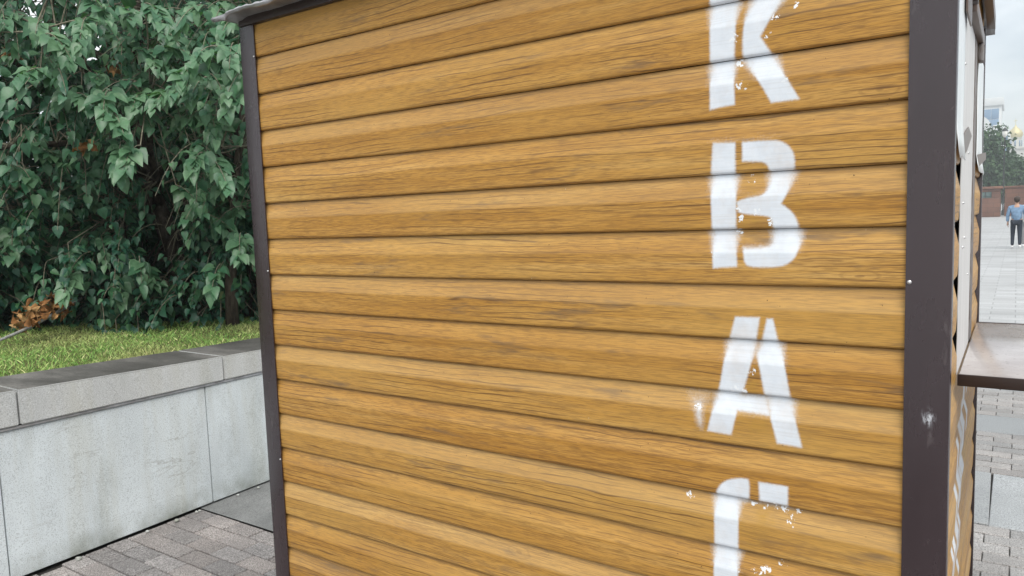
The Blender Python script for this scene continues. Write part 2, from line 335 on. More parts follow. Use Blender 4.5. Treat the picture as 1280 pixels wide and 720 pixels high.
for (a, b), (a2, b2) in zip(SLABS[:-1], SLABS[1:]):
    n = round((a2-b)/TP); rows += [b + (a2-b)*(i+.5)/n for i in range(n)]
for ri, yc in enumerate(rows):
    sh = (ri % 2)*TL/2 + (.016 if yc > 2 else -.044)
    for i in range(-10, 36):
        x = i*TL + sh
        if x < -1.90 or x > 6.9: continue
        if yc > LEFT_END and yc < 2.2 and x < 1.2: continue
        if 0.05 < x < 1.85 and .1 < yc < 1.2: continue
        left = -1.7 < x < -.25 and -.45 < yc < LEFT_END
        right = 1.6 < x < 2.75 and 1.75 < yc < 5.84
        wl = wx(yc) + .012
        if x - TL/2 < wl:
            if x + TL/2 < wl + .03: continue
            if -.45 < yc < LEFT_END: piece('sett', 'cut%d' % ri, x+TL/2-.003-wl, TP-.006, mat_sett, (wl + x+TL/2-.003)/2, yc, bed)
            continue
        if left: piece('sett', 'L', TL-.006, TP-.006, mat_sett, x, yc, bed)
        elif right: piece('sett', 'Rr', TL-.0035, TP-.006, mat_settr, x, yc, bed)
        else:
            g = 'a' if (x < 1.0 or yc < 1.6) and yc < 2.2 else 'b'; V, F = pavebox(TL-.006, TP-.006); o = len(stuffV[g]); z = random.uniform(-.0025, .001)
            stuffV[g] += [(x+a, yc+b, z+q) for a, b, q in V]; stuffF[g] += [tuple(q+o for q in f) for f in F]; stuffR[g] += [random.random()]*len(V)
for g, m in (('a', mat_sett), ('b', mat_settr)):
    o = mesh('sett_field', stuffV[g], stuffF[g], m, bed, attrs={'rnd': stuffR[g]}); o['kind'] = 'stuff'
for si, (a, b) in enumerate(SLABS):
    wd = .9 if b-a > .6 else .6; x0 = 2.0 + (.3 if si == 1 else 0) - wd*4
    for i in range(10):
        xc = x0 + (i+.5)*wd
        if xc > 6.6: continue
        piece('slab', 'S%d' % si, wd-.006, b-a-.004, mat_slab, xc, (a+b)/2, bed)
asph = []
for i in range(13):
    for j in range(9): x = -1.80 + i*.25; yy = .772 + j*.17; asph.append((x, yy, -.002 + .004*mnoise.noise(Vector((x*3, yy*3, 0)))))
struct(mesh('asphalt_patch', asph, [(i*9+j, (i+1)*9+j, (i+1)*9+j+1, i*9+j+1) for i in range(12) for j in range(8)], mat_asph, smooth=True))

# ------------------------------------------------------------------ retaining wall with coping stones, planting bed
wx = lambda y: -1.742 - .035*max(-1.5, min(y, 1.6))
zc = lambda y: .886 - .034*max(-1.5, min(y, 1.6))       # coping top
zb = lambda y: .722 - .012*max(-1.5, min(y, 1.6))       # coping bottom
wall = thing('retaining_wall', (-1.95, .5, 0), 'pale grey stone retaining wall with coping holding up the grass bank', 'wall')
def hexa(name, P8, mat, par, bev=.004):
    bm = bmesh.new(); vs_ = [bm.verts.new(q) for q in P8]
    for f in ((0, 1, 2, 3), (4, 5, 6, 7), (0, 1, 5, 4), (1, 2, 6, 5), (2, 3, 7, 6), (3, 0, 4, 7)): bm.faces.new([vs_[i] for i in f])
    bmesh.ops.recalc_face_normals(bm, faces=bm.faces)
    bmesh.ops.bevel(bm, geom=list(bm.edges), offset=bev, segments=2, affect='EDGES')
    return bobj(name, bm, mat, par, sharp=35)
ys = [.852 + 1.075*i for i in range(-4, 9)]
for a, b in zip(ys[:-1], ys[1:]):
    g = .0025; a += g; b -= g; J = random.uniform(-.003, .003)
    hexa('wall_panel', [(wx(a)+J, a, .008), (wx(b)+J, b, .008), (wx(b)-.10, b, .008), (wx(a)-.10, a, .008), (wx(a)+J, a, zb(a)-.018), (wx(b)+J, b, zb(b)-.018), (wx(b)-.10, b, zb(b)-.018), (wx(a)-.10, a, zb(a)-.018)], mat_wall, wall, .003)
ys = [.975 + 1.10*i for i in range(-4, 9)]
for a, b in zip(ys[:-1], ys[1:]):
    g = .003; a += g; b -= g; J = random.uniform(-.003, .003)
    o = hexa('coping_stone', [(wx(a)+.016+J, a, zb(a)), (wx(b)+.016+J, b, zb(b)), (wx(b)-.46, b, zb(b)), (wx(a)-.46, a, zb(a)), (wx(a)+.016+J, a, zc(a)), (wx(b)+.016+J, b, zc(b)), (wx(b)-.46, b, zc(b)), (wx(a)-.46, a, zc(a))], mat_cop, wall, .006)
    o.data.materials.append(mat_coptop)
    for pl in o.data.polygons:
        if pl.normal.z > .8: pl.material_index = 1
hexa('wall_core', [(wx(-3)-.10, -3.4, -.02), (wx(9)-.10, 9.4, -.02), (-2.2, 9.4, -.02), (-2.2, -3.4, -.02), (wx(-3)-.104, -3.4, .70), (wx(9)-.104, 9.4, .695), (-2.2, 9.4, .695), (-2.2, -3.4, .70)], mat_joint, wall, .002)
# thin metal drip strip under the coping
V = []
for yy in np.linspace(-3.2, 9, 40): V += [(wx(yy)+.006, yy, zb(yy)-.002), (wx(yy)+.010, yy, zb(yy)-.013), (wx(yy)-.03, yy, zb(yy)-.014), (wx(yy)-.03, yy, zb(yy)-.002)]
mesh('drip_strip', V, [(i*4+k, i*4+(k+1) % 4, i*4+4+(k+1) % 4, i*4+4+k) for i in range(39) for k in range(4)], mat_zinc, wall)
# pebbles lying along the foot of the wall
def blob(c, s, seed, sub=2):
    bm = bmesh.new(); bmesh.ops.create_icosphere(bm, subdivisions=sub, radius=1)
    for v in bm.verts:
        n = v.co.normalized(); d = 1 + .35*mnoise.noise(n*1.4 + Vector((seed*3.1, seed, 0))); v.co = Vector((c[0]+n.x*s[0]*d, c[1]+n.y*s[1]*d, c[2]+n.z*s[2]*d))
    return bm
for i, (yy, s) in enumerate([(.06, .013), (.42, .009), (.585, .013), (.715, .009), (.735, .008), (1.0, .008), (1.14, .009)]):
    x = wx(yy) + .035 + random.uniform(-.006, .02)
    tag(bobj('pebble', blob((x, yy, s*.55), (s*1.2, s, s*.8), i), mat_cop, smooth=True), 'small pale stone chip lying at the foot of the grey wall', 'pebble', 'stone chips along the foot of the wall')
# bank of soil
V = []; F = []; nx, ny = 30, 44
def zg(x, y):
    s = max(0, -2.2 - x); return zc(y) - .035 + .030*min(s, .5)/.5 + .02*mnoise.noise(Vector((x*1.2, y*1.2, 0))) + .015*max(0, s-1.2)
for i in range(nx):
    for j in range(ny):
        t = i/(nx-1); x = -2.195 - 12*t**1.8; yy = -4.5 + 16*j/(ny-1); V.append((x, yy, zg(x, yy)))
for i in range(nx-1):
    for j in range(ny-1): F.append((i*ny+j, i*ny+j+1, (i+1)*ny+j+1, (i+1)*ny+j))
struct(mesh('grass_bank', V, F, mat_soil, smooth=True))
# grass blades
NB = 95000
bx = -2.20 - 2.9*rng.random(NB)**1.25; by = -1.6 + 6.2*rng.random(NB)
keep = (by - .78 < (bx + 4.27)*1.0 + .55) ; bx, by = bx[keep], by[keep]; NB = len(bx)
V = np.zeros((NB, 4, 3)); h = .010 + .026*rng.random(NB)**1.8; ang = rng.random(NB)*6.283; wd = .0016 + .0018*rng.random(NB); ln = rng.normal(0, .55, (NB, 2))*h[:, None]
bz = np.array([zg(a, b) for a, b in zip(bx, by)]) - .004
ca, sa = np.cos(ang)*wd, np.sin(ang)*wd
V[:, 0] = np.stack([bx-ca, by-sa, bz], 1); V[:, 1] = np.stack([bx+ca, by+sa, bz], 1)
V[:, 2] = np.stack([bx+ca*.7+ln[:, 0]*.4, by+sa*.7+ln[:, 1]*.4, bz+h*.6], 1); V[:, 3] = np.stack([bx+ln[:, 0], by+ln[:, 1], bz+h], 1)
idx = np.arange(NB)[:, None]*4; F = np.concatenate([idx+[0, 1, 2], idx+[0, 2, 3]], 0)
dry = np.clip(np.array([mnoise.noise(Vector((a*1.6, b*1.6, 3.3))) for a, b in zip(bx, by)])*1.1 + .04 + .30*(by - .9), 0, 1)
g = mesh('grass', V.reshape(-1, 3), F, mat_grass, attrs={'rnd': np.repeat(rng.random(NB), 4), 'dry': np.repeat(dry, 4)}); g['kind'] = 'stuff'
tag(g, 'short patchy grass on the bank behind the stone coping', 'grass')

# ------------------------------------------------------------------ kiosk
P = .12; Z0 = 2.159
LET = {
'K1':[(1.5286, 2.1021), (1.5921, 2.0956), (1.5876, 2.0393), (1.5828, 1.9994), (1.5777, 1.925), (1.5792, 1.8261), (1.5548, 1.8254), (1.5262, 1.8215)],
'K2':[(1.6365, 2.083), (1.7053, 2.0783), (1.6762, 2.0225), (1.663, 2.0052), (1.6327, 1.9572), (1.6761, 1.8837), (1.7104, 1.8227), (1.656, 1.8217), (1.6324, 1.866), (1.6032, 1.9058), (1.5964, 1.9256), (1.5984, 1.9865), (1.6176, 2.0336)],
'B1':[(1.532, 1.7482), (1.5798, 1.745), (1.5785, 1.6826), (1.5819, 1.6419), (1.5795, 1.5606), (1.5818, 1.4806), (1.5294, 1.4769), (1.5283, 1.5616), (1.5256, 1.6722)],
'B2':[(1.5956, 1.7446), (1.6582, 1.7435), (1.6794, 1.7387), (1.6961, 1.7223), (1.7024, 1.7004), (1.6991, 1.6749), (1.692, 1.6408), (1.6751, 1.612), (1.6983, 1.5929), (1.7088, 1.5709), (1.7097, 1.5535), (1.7139, 1.5317), (1.7047, 1.5012), (1.6878, 1.4858), (1.6664, 1.4799), (1.6091, 1.4794), (1.5978, 1.4898), (1.5966, 1.5185), (1.6491, 1.52), (1.6587, 1.5301), (1.66, 1.5545), (1.6579, 1.5766), (1.6514, 1.5878), (1.6006, 1.5926), (1.5871, 1.5975), (1.5836, 1.6193), (1.6008, 1.6253), (1.6363, 1.6295), (1.6494, 1.643), (1.6529, 1.6691), (1.6516, 1.6867), (1.6452, 1.698), (1.6321, 1.7025), (1.5954, 1.7051)],
'A1':[(1.5784, 1.3693), (1.6297, 1.3699), (1.622, 1.3217), (1.6159, 1.2843), (1.5941, 1.2074), (1.5866, 1.1925), (1.6426, 1.1986), (1.6515, 1.1578), (1.5808, 1.1609), (1.5663, 1.1039), (1.5133, 1.1064), (1.5285, 1.1668), (1.5408, 1.2019), (1.5543, 1.2795), (1.5655, 1.3204)],
'A2':[(1.6462, 1.3679), (1.6576, 1.3685), (1.6671, 1.321), (1.6801, 1.2847), (1.6931, 1.1996), (1.7168, 1.0975), (1.6669, 1.0994), (1.6537, 1.1534), (1.6404, 1.2007), (1.6281, 1.276), (1.6218, 1.2894), (1.6354, 1.318)],
'C1':[(1.528, 0.9528), (1.539, 0.9822), (1.557, 0.998), (1.585, 1.0076), (1.6039, 1.0081), (1.6063, 0.9979), (1.6047, 0.9603), (1.5829, 0.9507), (1.5798, 0.8343), (1.5794, 0.6576), (1.6022, 0.657), (1.602, 0.6126), (1.572, 0.6068), (1.5396, 0.6193), (1.5233, 0.6447), (1.5245, 0.7729), (1.5277, 0.8405)],
'C2':[(1.6276, 1.0059), (1.6885, 1.0064), (1.6879, 0.9625), (1.6292, 0.9632)],
'smear':[(1.4793, 1.1758), (1.5017, 1.1783), (1.5046, 1.1248), (1.4985, 1.1083), (1.4862, 1.1224)],
}
FL = [(1.7005, 2.0113), (1.663, 1.992), (1.6462, 1.9616), (1.5844, 1.9753), (1.579, 1.9591), (1.5925, 1.8643), (1.5995, 1.8628), (1.681, 1.8647), (1.591, 1.9127), (1.5871, 1.6056), (1.5893, 1.583), (1.6274, 1.5953), (1.6557, 1.5745), (1.5845, 1.5536), (1.533, 1.5058), (1.6144, 1.667), (1.5881, 1.2186), (1.595, 1.2075), (1.6135, 1.2515), (1.5741, 1.2101), (1.4916, 1.1576), (1.619, 0.9524), (1.6359, 0.9539), (1.6625, 0.9574), (1.6821, 0.9526), (1.6966, 0.94), (1.695, 0.9258), (1.7078, 0.9509), (1.469, 0.9472), (1.5838, 0.7969), (1.6321, 0.8036), (1.6184, 0.7965), (1.6422, 0.8079), (1.6755, 0.8268)]
GH = [(1.686, 1.978), (1.6083, 1.8829), (1.6184, 1.5732), (1.6189, 1.6888), (1.7004, 1.6231), (1.6187, 1.6446), (1.6157, 1.2284), (1.6153, 1.1392), (1.6425, 0.9271), (1.6016, 0.8755)]
def sdf(poly, X, Z):
    p_ = np.array(poly); d = np.full(X.shape, 1e9); ins = np.zeros(X.shape, bool); n = len(p_)
    for i in range(n):
        a, b = p_[i], p_[(i+1) % n]; e = b-a; t = np.clip(((X-a[0])*e[0] + (Z-a[1])*e[1])/(e@e), 0, 1)
        d = np.minimum(d, np.hypot(X-a[0]-t*e[0], Z-a[1]-t*e[1]))
        cnd = ((a[1] > Z) != (b[1] > Z)) & (X < (b[0]-a[0])*(Z-a[1])/(b[1]-a[1]+1e-12) + a[0]); ins ^= cnd
    return np.where(ins, -d, d)
def soften(poly):
    for _ in range(2):
        p_ = [np.array(q) for q in poly]; out = []; n = len(p_)
        for i in range(n):
            a, b, c = p_[i-1], p_[i], p_[(i+1) % n]; u, v = (b-a)/np.linalg.norm(b-a), (c-b)/np.linalg.norm(c-b)
            if u @ v > .55: out += [b + (a-b)*.25, b + (c-b)*.25]
            else: out.append(b)
        poly = out
    return [tuple(q) for q in poly]
LET = {q: soften(v) for q, v in LET.items()}
def profile(fine):
    base = [(-.001, .0030), (.003, .0012), (.0085, .0012), (.0112, .0028), (.0130, .0052), (.0138, .0085)]
    top = [(.0160, .068), (.0160, .0705), (.0154, .0735), (.0046, .1185), (.0036, .1200), (-.001, .1215)]
    if not fine: return base + [(.0154, .035)] + top
    out = base + [(.0138 + .0022*t, .0085 + (.068-.0085)*t) for t in np.linspace(0, 1, 26)[1:-1]] + top[:3]
    out += [(.0154 + (.0046-.0154)*t, .0735 + (.1185-.0735)*t) for t in np.linspace(0, 1, 20)[1:-1]] + top[3:]
    return out
def plank(par, zb_, a0, a1, face, seed, tone, fine=False, bars=None):
    """face: 'front' runs along x; 'side' / 'left' run along y"""
    pr = profile(fine); us = list(np.arange(a0, a1, .06)) + [a1]
    if fine and face != 'front': us = list(np.arange(a0, a1, .012)) + [a1]
    elif fine: us = [u for u in us if not 1.44 < u < 1.76] + list(np.arange(1.44, 1.7601, .0026)); us = sorted(us)
    us = np.array(sorted(us)); U, K = np.meshgrid(us, np.arange(len(pr)), indexing='ij')
    O = np.array([q[0] for q in pr])[K]; Zr = np.array([q[1] for q in pr])[K]
    wob = np.array([mnoise.noise(Vector((u*1.7, seed*9.1, 0))) + .4*mnoise.noise(Vector((u*6, seed*5.3, 2))) for u in us])[:, None]
    wob2 = np.array([mnoise.noise(Vector((u*2.3, seed*4.7, 8))) for u in us])[:, None]
    O = O*(1 + .10*wob2) ; Zw = zb_ + Zr + .0011*wob*np.clip(1 - Zr/.1, 0, 1)
    if face == 'front': V = np.stack([U, .015 - O, Zw], -1); mt = mat_front
    elif face == 'side': V = np.stack([1.966 + O*.95, U, Zw], -1); mt = mat_side
    else: V = np.stack([-.046 - O*.95, U, Zw], -1); mt = mat_side
    n, m = len(us), len(pr); I = np.arange(n*m).reshape(n, m)
    F = np.stack([I[:-1, :-1], I[1:, :-1], I[1:, 1:], I[:-1, 1:]], -1).reshape(-1, 4)
    if face == 'left': F = F[:, ::-1]
    paint = np.zeros(U.shape); ghost = np.zeros(U.shape); flake = np.zeros(U.shape)
    if face == 'front' and fine:
        rec = np.clip(.0158 - O, 0, .015); blur = .0042 + 1.4*rec*np.where(Zr > .07, 1, .3)
        drop = -.004*np.where(Zr > .075, rec/.015, 0)
        for nme, poly in LET.items():
            s = sdf(poly, U, zb_ + Zr + drop); b_ = blur*(2.2 if nme == 'smear' else 1)
            paint = np.maximum(paint, np.clip(.5 - s/(2.4*b_), 0, 1)*(.62 if nme == 'smear' else 1))
            paint = np.maximum(paint, .27*np.exp(-np.clip(s, 0, 1)/.014)*np.where(Zr > .07, 1.0, .35))
        for x, z in FL: flake = np.maximum(flake, np.exp(-(((U-x)/.010)**2 + ((zb_+Zr-z)/.009)**2)))
        for x, z in GH: ghost = np.maximum(ghost, np.exp(-(((U-x)/.028)**2 + ((zb_+Zr-z)/.026)**2)))
    if face == 'side' and bars is not None:
        for (y0, z0, y1, z1, w_) in bars:
            t = np.clip((zb_+Zr-z0)/(z1-z0+1e-9), 0, 1); inside = (zb_+Zr > min(z0, z1)) & (zb_+Zr < max(z0, z1))
            paint = np.maximum(paint, np.where(inside, np.clip(1.3 - np.abs(U-(y0+(y1-y0)*t))/w_, 0, 1), 0))
    lap_dark = np.exp(-np.clip(Zr-.0, 0, 1)/.0035)*.5 + np.clip((Zr-.110)/.007, 0, 1)*.55
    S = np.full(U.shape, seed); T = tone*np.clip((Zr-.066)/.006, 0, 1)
    o = mesh('siding_plank', V.reshape(-1, 3), F, mt, par, sharp=14, attrs={'paint': paint.ravel(), 'ghost': ghost.ravel(), 'flake': flake.ravel(), 'seed': S.ravel(), 'tone': T.ravel(), 'lap_dark': lap_dark.ravel()})
    return o
kiosk = thing('kiosk', (.95, .44, 0), 'street kiosk clad in wood-grain metal siding with white stencilled letters', 'kiosk')
for kx in range(0, 18):
    z = Z0 - P*kx
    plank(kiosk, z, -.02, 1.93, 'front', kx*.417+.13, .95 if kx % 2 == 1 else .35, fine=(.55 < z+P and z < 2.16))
YB = 1.285
side_bars = [(.60, .90, .56, 1.16, .055), (.44, .74, .50, 1.12, .042), (.34, .60, .38, 1.05, .026), (.74, .98, .72, 1.15, .030), (.28, .48, .30, .84, .018), (.52, .66, .53, 1.0, .020), (.22, .42, .235, .70, .010)]
for kx in range(0, 18):
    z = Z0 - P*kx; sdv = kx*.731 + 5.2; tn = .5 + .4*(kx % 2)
    if 2 <= kx <= 8:
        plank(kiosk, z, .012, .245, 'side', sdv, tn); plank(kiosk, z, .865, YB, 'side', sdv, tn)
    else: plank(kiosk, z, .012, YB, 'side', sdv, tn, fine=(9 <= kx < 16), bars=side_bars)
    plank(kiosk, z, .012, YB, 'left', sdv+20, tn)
# black box added inside the cladding to block light and keep gaps dark
hexa('light_block_box', [(-.04, .02, .04), (1.955, .02, .04), (1.955, 1.275, .04), (-.04, 1.275, .04), (-.04, .02, 2.262), (1.955, .02, 2.262), (1.955, 1.275, 2.16), (-.04, 1.275, 2.16)], mat_void, kiosk, .002)
box('plinth', (-.05, .004, .0), (1.97, 1.27, .115), mat_dark, kiosk)
# corner trims: bent steel angles
def angle_trim(name, x0, x1, y0, y1, z0, z1, fx, fy):
    """L section: front leg x0..x1 on y=fy, side leg y0..y1 on x=fx, 4 mm sheet with rounded bend"""
    bm = bmesh.new(); t = .004
    if fx > x0+.02: prof = [(x0, fy), (fx-.003, fy), (fx-.0008, fy+.0008), (fx, fy+.003), (fx, y1), (fx-t, y1), (fx-t, fy+t), (x0, fy+t)]
    else: prof = [(x1, fy), (fx+.003, fy), (fx+.0008, fy+.0008), (fx, fy+.003), (fx, y1), (fx+t, y1), (fx+t, fy+t), (x1, fy+t)]
    zs = np.linspace(z0, z1, 12); rings = []
    for i, z in enumerate(zs): rings.append([bm.verts.new((x + .0007*mnoise.noise(Vector((z*2, x0, 0))), y + .0007*mnoise.noise(Vector((z*3, x0, 4))), z)) for x, y in prof])
    for a, b in zip(rings[:-1], rings[1:]):
        for i in range(8): j = (i+1) % 8; bm.faces.new((a[i], a[j], b[j], b[i]))
    bm.faces.new(rings[0]); bm.faces.new(rings[-1]); return bobj(name, bm, mat_trim, kiosk, sharp=40)
tr = angle_trim('corner_trim', 1.908, 1.985, -.006, .030, .02, 2.262, 1.985, -.006)
tl = angle_trim('corner_trim', -.072, .002, -.006, .045, .02, 2.262, -.072, -.006)
for x0, x1 in ((1.90, 1.986), (-.074, .01)): box('corner_trim', (x0, YB-.03, .02), (x1, YB+.004, 2.15), mat_trim, kiosk)
def screw(par, c, n=(0, -1, 0), r=.0042):
    V, F = lathe([(.0001, .0036), (r*.45, .0034), (r*.5, .0022), (r*.8, .0020), (r, .0008), (r, -.002)], (0, 0, 0), 10)
    q = Vector((0, 0, 1)).rotation_difference(Vector(n)); mesh('screw', [q @ Vector(v) + Vector(c) for v in V], F, mat_screw, par, smooth=True)
for z in (1.453, .75, 2.12): screw(tr, (1.9145, -.0062, z))
for z in (1.453, .80, 2.16): screw(tl, (-.003, -.0062, z), r=.003)
# fascia under the roof sheet and side fascia
box('fascia', (-.068, -.010, 2.264), (1.99, .012, 2.292), mat_dark, kiosk)
# roof sheet: thin galvanised steel with a crumpled drip edge
V = []; F = []
xs = np.linspace(-.085, 2.008, 150); prof_y = [(-.070, -.011), (-.077, -.009), (-.080, -.003), (-.076, .003), (-.06, .004)] + [(yy, 0) for yy in np.linspace(0, 1.36, 10)] + [(1.362, -.03)]
for i, x in enumerate(xs):
    cr = mnoise.noise(Vector((x*9, .3, 0))); c2 = mnoise.noise(Vector((x*33, 4.3, 0))) + (.9 if -.055 < x < -.03 else 0); e = max(0, -.015 - x)/.07
    for j, (yy, dz) in enumerate(prof_y):
        f = 1 if j < 5 else 0
        z = 2.296 - .085*max(yy+.06, 0) + dz*(1 + .7*c2*f) + f*(.007*cr + .004*c2) - e*(.020 if f else .012)*(1 + .7*c2) + .004*mnoise.noise(Vector((x*3, yy*4, 1)))
        V.append((x, yy + f*(.006*cr) + (.02*e*c2 if f else 0) - .018*e*f, z))
m_ = len(prof_y)
for i in range(len(xs)-1):
    for j in range(m_-1): F.append((i*m_+j, i*m_+j+1, (i+1)*m_+j+1, (i+1)*m_+j))
roof = mesh('roof_sheet', V, F, mat_zinc, kiosk, sharp=50); md = roof.modifiers.new('s', 'SOLIDIFY'); md.thickness = .0015; md.offset = 1
V = []
for yy in np.linspace(-.07, 1.25, 14):
    zt = 2.294 - .085*max(yy+.06, 0); V += [(2.006, yy, zt), (2.012, yy, zt-.004), (2.0115, yy, zt-.042 + .003*mnoise.noise(Vector((yy*9, 0, 0)))), (1.990, yy, zt-.036), (1.990, yy, zt-.003)]
mesh('eave_trim', V, [(i*5+k, i*5+(k+1) % 5, i*5+5+(k+1) % 5, i*5+5+k) for i in range(13) for k in range(5)] + [(0, 1, 2, 3, 4), tuple(65+k for k in range(5))], mat_tape, kiosk, sharp=40)
# serving side: closed white shutter panel, steel angle, header rail, films, shelf
bm = bmesh.new(); ztop, zbot = 2.030, 1.226
for (ya, yb_) in ((.270, .728),):
    N_ = 28; ring = []
    for i in range(N_+1):
        z = zbot + (ztop-zbot)*i/N_; ph = ((Z0 - z) % P)/P; jag = -.010*math.exp(-((ph-.55)/.28)**2)
        ring.append([bm.verts.new((1.9805, ya+jag, z)), bm.verts.new((1.9805, yb_, z)), bm.verts.new((1.979, yb_, z)), bm.verts.new((1.979, ya+jag, z))])
    for a, b in zip(ring[:-1], ring[1:]):
        for i in range(4): j = (i+1) % 4; bm.faces.new((a[i], a[j], b[j], b[i]))
    bm.faces.new(ring[0]); bm.faces.new(ring[-1])
panel = bobj('shutter_panel', bm, mat_panel, kiosk, sharp=40)
for (y_, z_) in ((.35, 1.60), (.42, 1.52), (.37, 1.50), (.32, 1.90), (.52, 1.72), (.60, 1.42)): screw(panel, (1.9808, y_, z_), (1, 0, 0), .003)
box('steel_angle', (1.962, .735, 1.226), (1.982, .855, 2.03), mat_angle, kiosk, .001)
box('header_rail', (1.968, .440, 2.033), (1.996, .90, 2.064), mat_tape, kiosk, .003)
box('latch', (1.983, .84, 1.985), (1.996, .89, 2.032), mat_angle, kiosk, .003)
box('hinge', (1.984, .39, 2.045), (1.999, .43, 2.09), mat_dark, kiosk, .003)
box('brown_flap', (1.986, .20, 1.985), (1.990, .36, 2.20), mat_tape, kiosk, .001)
def film(name, y0, y1, z0, z1, x, mat, seed):
    V = []; n, m = 10, 16
    for i in range(n):
        for j in range(m):
            yy = y0 + (y1-y0)*i/(n-1); z = z0 + (z1-z0)*j/(m-1); cl = max(0, .12-j/(m-1))/.12
            V.append((x + .0018*mnoise.noise(Vector((yy*14, z*6, seed))) + .006*cl, yy, z + .012*mnoise.noise(Vector((yy*20, seed, 0)))*(j == 0)))
    o = mesh(name, V, [(i*m+j, (i+1)*m+j, (i+1)*m+j+1, i*m+j+1) for i in range(n-1) for j in range(m-1)], mat, kiosk, smooth=True)
    md = o.modifiers.new('s', 'SOLIDIFY'); md.thickness = .0008
film('white_film', .034, .262, 1.690, 2.255, 1.9835, mat_film, 1)
film('white_film', .868, 1.275, 1.690, 2.03, 1.9835, mat_film, 2)
def tape(pts, x):
    V = [(q, a, b) for q, (a, b) in zip(x, pts)] + [(q+.0012, a, b) for q, (a, b) in zip(x, pts)]; n = len(pts)
    mesh('tape_scrap', V, [tuple(range(n)), tuple(range(2*n-1, n-1, -1))] + [(i, (i+1) % n, n+(i+1) % n, n+i) for i in range(n)], mat_tape, kiosk)
tape([(.275, 1.745), (.47, 1.778), (.63, 1.768), (.42, 1.718), (.28, 1.700)], [1.9815]*5)
tape([(.90, 1.735), (1.12, 1.752), (1.14, 1.732), (.92, 1.700)], [1.985, 1.997, 1.997, 1.985])
# folding shelf
shelf = box('shelf', (1.984, .275, 1.205), (2.34, 1.13, 1.224), mat_shelf, kiosk, .002)
box('edge_strip', (1.982, .267, 1.201), (2.342, .2745, 1.2265), mat_dark, shelf, .001)
box('edge_strip', (1.986, 1.1305, 1.201), (2.342, 1.137, 1.2255), mat_dark, shelf, .001)

# ------------------------------------------------------------------ trees and shrubs behind the wall
LT = np.array([(0, 0, 0), (0, .38, .03), (0, .72, .02), (0, 1.06, -.06), (-.22, -.06, .06), (-.42, .14, .16), (-.39, .40, .15), (-.20, .74, .06), (.22, -.06, .08), (.42, .14, .19), (.39, .40, .17), (.20, .74, .06)])
LF = [(0, 5, 4), (0, 1, 6, 5), (1, 2, 7, 6), (2, 3, 7), (0, 8, 9), (0, 9, 10, 1), (1, 10, 11, 2), (2, 11, 3)]
def nrm(v): return v/(np.linalg.norm(v, axis=-1, keepdims=True)+1e-9)
def leaf_frames(pos, axis, nor, size):
    a = nrm(axis); n = nrm(nor - a*(nor*a).sum(-1, keepdims=True)); s = np.cross(a, n)
    wv_ = (.70 + .36*rng.random(len(size)))*size
    return np.stack([s*wv_[:, None], a*size[:, None], n*size[:, None]], -1), pos      # columns s, a, n
def foliage(name, Fm, pos, rnd, mat, par):
    V = np.einsum('nij,kj->nki', Fm, LT) + pos[:, None]
    n = len(pos); F = []
    base = np.arange(n)*len(LT)
    me = bpy.data.meshes.new(name); loops = []; starts = []; totals = []; st = 0
    fl_ = [np.array(f) for f in LF]
    per = np.concatenate(fl_); cnt = np.array([len(f) for f in LF])
    L_ = (base[:, None] + per[None]).ravel(); tot = np.tile(cnt, n); sta = np.concatenate([[0], np.cumsum(tot)[:-1]])
    me.vertices.add(n*len(LT)); me.vertices.foreach_set('co', V.reshape(-1).astype(np.float32))
    me.loops.add(len(L_)); me.loops.foreach_set('vertex_index', L_.astype(np.int32))
    me.polygons.add(len(tot)); me.polygons.foreach_set('loop_start', sta.astype(np.int32)); me.polygons.foreach_set('loop_total', tot.astype(np.int32))
    me.update(calc_edges=True); me.validate(); me.polygons.foreach_set('use_smooth', [True]*len(me.polygons)); me.materials.append(mat)
    at = me.attributes.new('rnd', 'FLOAT', 'POINT'); at.data.foreach_set('value', np.repeat(rnd, len(LT)).astype(np.float32))
    o = link(bpy.data.objects.new(name, me), par); o['kind'] = 'stuff'; return o
leafmesh = {}
def leaf_obj(par, Fm, pos, rnd, mat):
    q = min(23, int(rnd*24)); key = (mat.name, q)
    if key not in leafmesh:
        me = bpy.data.meshes.new('leaf'); b = rng.normal(0, .03, LT.shape)*[.6, .6, 1]
        me.from_pydata([tuple(map(float, v)) for v in LT + b], [], LF); me.materials.append(mat); me.polygons.foreach_set('use_smooth', [True]*len(LF))
        at = me.attributes.new('rnd', 'FLOAT', 'POINT'); at.data.foreach_set('value', [float((q+.5)/24)]*len(LT)); leafmesh[key] = me
    o = bpy.data.objects.new('leaf', leafmesh[key]); link(o, par)
    o.matrix_basis = Matrix([[*Fm[i], pos[i]] for i in range(3)] + [[0, 0, 0, 1]])
def sprays(centers, outs, lens, per, size, droop=.6, pet=.05):
    P_, A_, N_, S_, TW = [], [], [], [], []
    for c_, o_, l in zip(centers, outs, lens):
        o_ = nrm(o_); side = nrm(np.cross(o_, [0, 0, 1.]) + rng.normal(0, .2, 3)); pts = []
        k = max(4, int(per*(.6+.8*rng.random())))
        for t in np.linspace(0, 1, 6): pts.append(c_ + o_*l*t + np.array([0, 0, -1])*l*droop*t*t)
        TW.append(pts)
        for i in range(k):
            t = .12 + .88*i/(k-1); p_ = c_ + o_*l*t + np.array([0, 0, -1])*l*droop*t*t
            sg = 1 if i % 2 else -1
            ax = nrm(side*sg*(.75-.5*t) + o_*.5 + np.array([0, 0, -1])*(.55+.5*t) + rng.normal(0, .28, 3))
            nn = nrm(np.array([0, 0, .85]) + o_*.60 + rng.normal(0, .42, 3))
            P_.append(p_ + ax*pet*(.5+rng.random()) ); A_.append(ax); N_.append(nn); S_.append(size*(.62+.62*rng.random())*(1-.25*t))
    return np.array(P_), np.array(A_), np.array(N_), np.array(S_), TW
